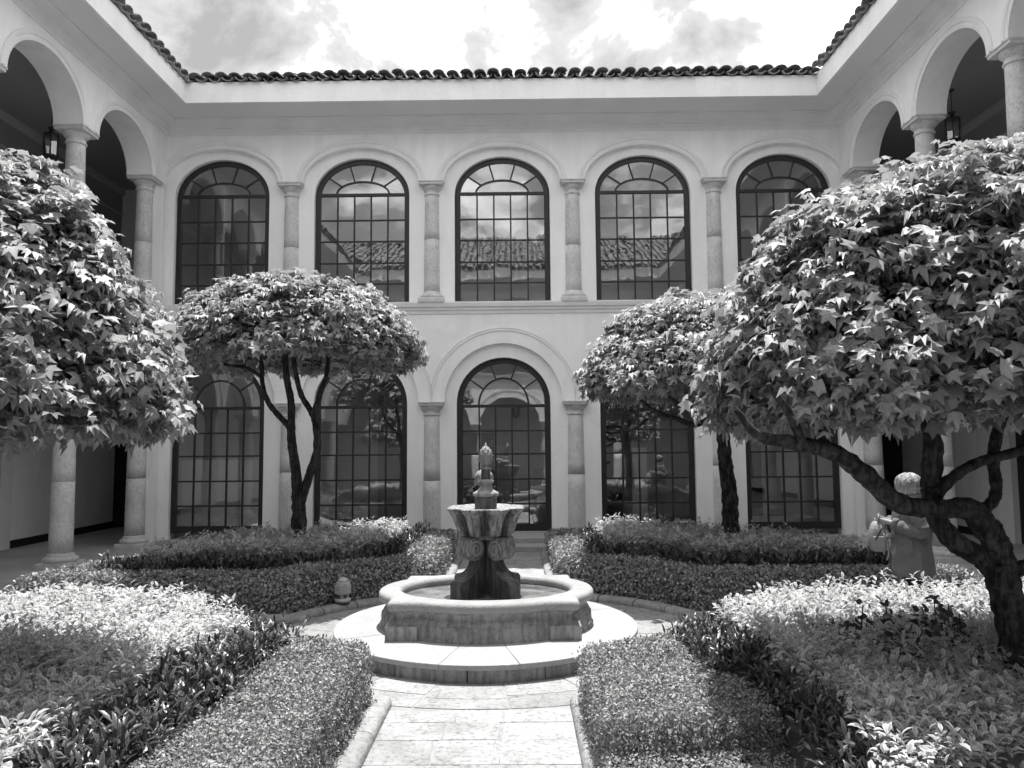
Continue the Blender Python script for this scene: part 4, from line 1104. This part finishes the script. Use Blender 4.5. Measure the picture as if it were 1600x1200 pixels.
# ------------------------------------------------------------------ people
def person(loc, rz, label, coat, Hs=1.6, head_turn=0., seed=1, bag=False):
    root = empty('person', loc, rz); tag(root, label, 'person')
    k = Hs/1.6
    # skeleton -> skin
    V = []; E_ = []; Rr = []
    def J(p, r, par=None):
        V.append(tuple(Vector(p)*k)); Rr.append(r*k)
        if par is not None: E_.append((par, len(V)-1))
        return len(V)-1
    pel = J((0, 0, .84), .13); sp1 = J((0, 0, .98), .115, pel); ch = J((0, 0, 1.16), .125, sp1); nk0 = J((0, -.01, 1.31), .075, ch); nk = J((0, .0, 1.37), .05, nk0)
    h1 = J((0, .015, 1.43), .072, nk); h2 = J((0, .01, 1.50), .088, h1); h3 = J((0, 0, 1.56), .062, h2)
    hands = []
    for s in (-1, 1):
        hip = J((s*.09, 0, .78), .095, pel); kn = J((s*.10, .01, .44), .06, hip); an = J((s*.10, -.02, .09), .04, kn); J((s*.11, .12, .03), .032, an)
        sh = J((s*.155, 0, 1.27), .06, ch)
        if bag: el = J((s*.25, -.07, 1.03), .042, sh); wr = J((s*.13, .19, 1.09), .028, el); pm = J((s*.09, .26, 1.11), .030, wr); dirv = Vector((-s*.25, .8, -.35))
        else: el = J((s*.22, -.03, 1.01), .042, sh); wr = J((s*.22, .06, .80), .028, el); pm = J((s*.21, .08, .73), .03, wr); dirv = Vector((0, .2, -.9))
        dirv.normalize(); side_ = dirv.cross(Vector((s, 0, .2))).normalized()
        p = Vector(V[pm])/k
        for f in range(4):
            off = side_*(f-1.5)*.02; ln = (.028, .033, .03, .024)[f]
            a = J(p+off+dirv*.03, .0095, pm); b = J(p+off+dirv*(.03+ln), .0085, a); J(p+off+dirv*(.03+ln*1.8)+Vector((-s*.012, -.006, -.012)), .007, b)
        a = J(p-side_*.035+dirv*.005, .011, pm); J(p-side_*.045+dirv*.04, .009, a)
    me = bpy.data.meshes.new('body'); me.from_pydata(V, E_, []); o = bpy.data.objects.new('body', me); link(o, root)
    sk = o.modifiers.new('skin', 'SKIN')
    if not me.skin_vertices: me.attributes  # layer is made by the modifier below
    bm_layer = me.skin_vertices
    if len(bm_layer) == 0:
        import bmesh
        bm = bmesh.new(); bm.from_mesh(me); lay_ = bm.verts.layers.skin.verify()
        for i, v in enumerate(bm.verts): v[lay_].radius = (Rr[i], Rr[i]); v[lay_].use_root = (i == 0)
        bm.to_mesh(me); bm.free()
    else:
        for i, sv in enumerate(me.skin_vertices[0].data): sv.radius = (Rr[i], Rr[i])
        me.skin_vertices[0].data[0].use_root = True
    sb = o.modifiers.new('sub', 'SUBSURF'); sb.levels = 2; sb.render_levels = 2
    sk.use_smooth_shade = True
    me.materials.append(M_skin)
    r_ = random.Random(seed)
    def ringz(z, ax, ay, cx=0, cy_=0, n=28, ph=0, am=.0):
        return [((cx+ax*math.cos(a)*(1+am*math.sin(5*a+ph)+am*.6*math.sin(11*a-ph*2)))*k, (cy_+ay*math.sin(a)*(1+am*math.sin(5*a+ph)+am*.6*math.sin(9*a+ph)))*k, z*k) for a in [2*PI*q/n for q in range(n)]]
    # coat body
    lv = [(.545, .268, .218, .12), (.60, .262, .212, .11), (.66, .258, .208, .095), (.72, .255, .203, .08), (.79, .250, .198, .05), (.85, .245, .193, .045), (.95, .235, .185, .03), (1.05, .232, .178, .03), (1.15, .232, .172, .025), (1.23, .225, .16, .02), (1.285, .205, .14, .015), (1.33, .14, .115, .01), (1.36, .10, .095, 0)]
    rings = [ringz(z, a, b, ph=z*4, am=c*.6) for z, a, b, c in lv]
    cb = MB().loft(rings, cap=False).build('coat', coat, root, True); sd_ = cb.modifiers.new('sol', 'SOLIDIFY'); sd_.thickness = .012
    # collar / hood
    m = MB(); rr = []
    for q in range(25):
        a = 2*PI*q/24; R_ = .115; cx_, cy2, cz_ = R_*math.cos(a)*1.15, R_*math.sin(a)*.95-.015, 1.345-.03*math.sin(a)+.008*math.sin(3*a)
        rr.append((Vector((cx_, cy2, cz_))*k, .034*k*(1+.18*math.sin(4*a+1))))
    m.tube([p for p, _ in rr], [r for _, r in rr], 10); m.build('collar', coat, root, True)
    for s in (-1, 1):
        if bag: pts = [(s*.15, 0, 1.27), (s*.21, -.03, 1.18), (s*.255, -.075, 1.04), (s*.24, -.02, 1.02), (s*.19, .09, 1.05), (s*.145, .17, 1.08)]
        else: pts = [(s*.15, 0, 1.27), (s*.20, -.02, 1.16), (s*.225, -.03, 1.02), (s*.225, 0, .93), (s*.222, .05, .82)]
        P = catmull([Vector(p)*k for p in pts], 6); n = len(P)
        R = [(.092-.034*i/n)*k*(1+.08*math.sin(i*1.45+seed)) for i in range(n)]
        m = MB().tube(P, R, 16, .045); d = (P[-1]-P[-3]).normalized()
        m.tube([P[-1]-d*.045*k, P[-1]-d*.02*k, P[-1]+d*.012*k], [.062*k, .070*k, .066*k], 14, .05)
        m.build('sleeve', coat, root, True)
    MB().box(-.262*k, -.256*k, .02*k, .05*k, .80*k, .92*k).build('pocket_flap', coat, root)
    # trousers and shoes
    for s in (-1, 1):
        m = MB().tube([Vector(p)*k for p in ((s*.09, 0, .84), (s*.10, 0, .6), (s*.10, .005, .4), (s*.10, -.01, .2), (s*.10, -.015, .07))], [.11*k, .095*k, .08*k, .072*k, .07*k], 14, .02)
        m.build('trouser_leg', M_trou, root, True)
        rings = []
        for y_, w2, h_ in ((-.08, .025, .05), (-.06, .04, .08), (0, .045, .09), (.08, .05, .065), (.14, .048, .05), (.17, .03, .035), (.18, .01, .02)):
            rings.append([((s*.105+w2*math.cos(a))*k, (y_)*k, max(.0, (h_/2+h_/2*math.sin(a)))*k) for a in [2*PI*q/12 for q in range(12)]])
        MB().loft(rings).build('shoe', M_trou, root, True)
    # head features and hair on a turned head
    hd = bpy.data.objects.new('head_turn', None)
    bpy.data.objects.remove(hd)
    ct, st2 = math.cos(head_turn), math.sin(head_turn)
    def HT(p): x_, y_, z_ = p; return ((x_*ct-y_*st2)*k, (x_*st2+y_*ct)*k, z_*k)
    m = MB()
    for (c_, r3) in (((0, .098, 1.472), (.014, .020, .022)), ((.036, .078, 1.497), (.016, .012, .010)), ((-.036, .078, 1.497), (.016, .012, .010)), ((.084, .0, 1.475), (.012, .02, .03)), ((-.084, .0, 1.475), (.012, .02, .03)), ((0, .085, 1.435), (.026, .012, .008))):
        rings = []
        for i in range(1, 8):
            t = PI*i/8; rings.append([HT((c_[0]+r3[0]*math.sin(t)*math.cos(a), c_[1]+r3[1]*math.sin(t)*math.sin(a), c_[2]+r3[2]*math.cos(t))) for a in [2*PI*q/10 for q in range(10)]])
        m.loft(rings)
    m.build('face_features', M_skin, root, True)
    # hair: cap with locks
    rings = []; nh = 64
    for i in range(16):
        t = i/15; el_ = (PI/2)*(1-t*1.78); ring = []
        for q in range(nh):
            a = 2*PI*q/nh; fwd = math.sin(a)
            cut = 1. if fwd < .35 else .25+.75*(1-(fwd-.35)/.65)
            e2 = PI/2-(PI/2-el_)*cut
            wob = 1+.055*math.sin(7*a+t*5+seed)+.03*math.sin(17*a-t*9)+.02*math.sin(13*t+3*a)
            R_ = .108*wob*(1+.10*t)
            zc = 1.505+.105*math.sin(e2)*(1 if e2 > 0 else 1.35)
            cc_ = max(.02, math.cos(e2 if e2 > 0 else e2*.7)); ring.append(HT((R_*cc_*math.cos(a), R_*1.08*cc_*math.sin(a)-.012, zc)))
        rings.append(ring)
    hr = MB().loft(rings, cap=False).build('hair', M_hair, root, True)
    m = MB()
    for q in range(150):
        a = r_.uniform(PI*.75, PI*2.25); e0 = r_.uniform(.3, 1.45); pts = []
        for j in range(5):
            e2 = e0-j*.28; R_ = .120+.006*j+r_.uniform(-.004, .006); aa = a+r_.uniform(-.05, .05)+j*.04
            c3 = max(.05, math.cos(e2 if e2 > 0 else e2*.7)); pts.append(HT(((R_-.004)*c3*math.cos(aa), (R_-.004)*1.06*c3*math.sin(aa)-.012, 1.505+.112*math.sin(e2))))
        m.tube(pts, [.003, .004, .004, .003, .001], 4)
    m.build('hair_lock', M_hair, root, True)['kind'] = 'stuff'
    return root
pa = person((4.57, 8.45, 0), math.radians(72), 'pale haired person in a hooded grey jacket seen from behind, holding a light bag', M_coat, 1.64, math.radians(-62), 3, True)
pb = person((-.20, 11.2, 0), math.radians(10), 'pale haired person in dark coat mostly hidden behind the fountain bowl', M_coatd, 1.62, math.radians(-20), 9, False)
# bag held in front
bagr = empty('cloth_bag', (4.57, 8.45, 0), math.radians(72)); tag(bagr, 'light cloth bag with strap held against the chest by the person in the jacket', 'bag')
rings = []
def sq(a, p=.45): return (math.copysign(abs(math.cos(a))**p, math.cos(a)), math.copysign(abs(math.sin(a))**p, math.sin(a)))
for z, ax, ay in ((.80, .085, .05), (.815, .11, .07), (.87, .125, .085), (.95, .12, .085), (1.03, .105, .075), (1.09, .085, .055), (1.12, .05, .03)):
    rings.append([(ax*sq(a)[0]*(1+.05*math.sin(4*a+z*20))-.03, .33+ay*sq(a)[1]*(1+.06*math.sin(5*a+z*9)), z) for a in [2*PI*q/32 for q in range(32)]])
MB().loft(rings).build('bag_body', M_bag, bagr, True)
MB().tube(catmull([(-.10, .33, 1.08), (-.10, .32, 1.17), (-.03, .31, 1.20), (.04, .32, 1.16), (.05, .33, 1.08)], 4), .009, 6).build('handle', M_bag, bagr, True)
MB().tube(catmull([(-.14, .28, 1.0), (-.155, .25, .9), (-.15, .24, .78), (-.14, .26, .72)], 4), .011, 6).build('strap', M_bag, bagr, True)
MB().box(-.165, -.135, .27, .39, .84, .97).build('pocket', M_bag, bagr, bev=.01)
MB().box(-.10, .04, .235, .26, .84, .97).build('pocket', M_bag, bagr, bev=.008)
MB().tube(catmull([(-.155, .29, 1.06), (-.165, .33, 1.0), (-.155, .38, .9)], 4), .008, 6).build('strap', M_coatd, bagr, True)
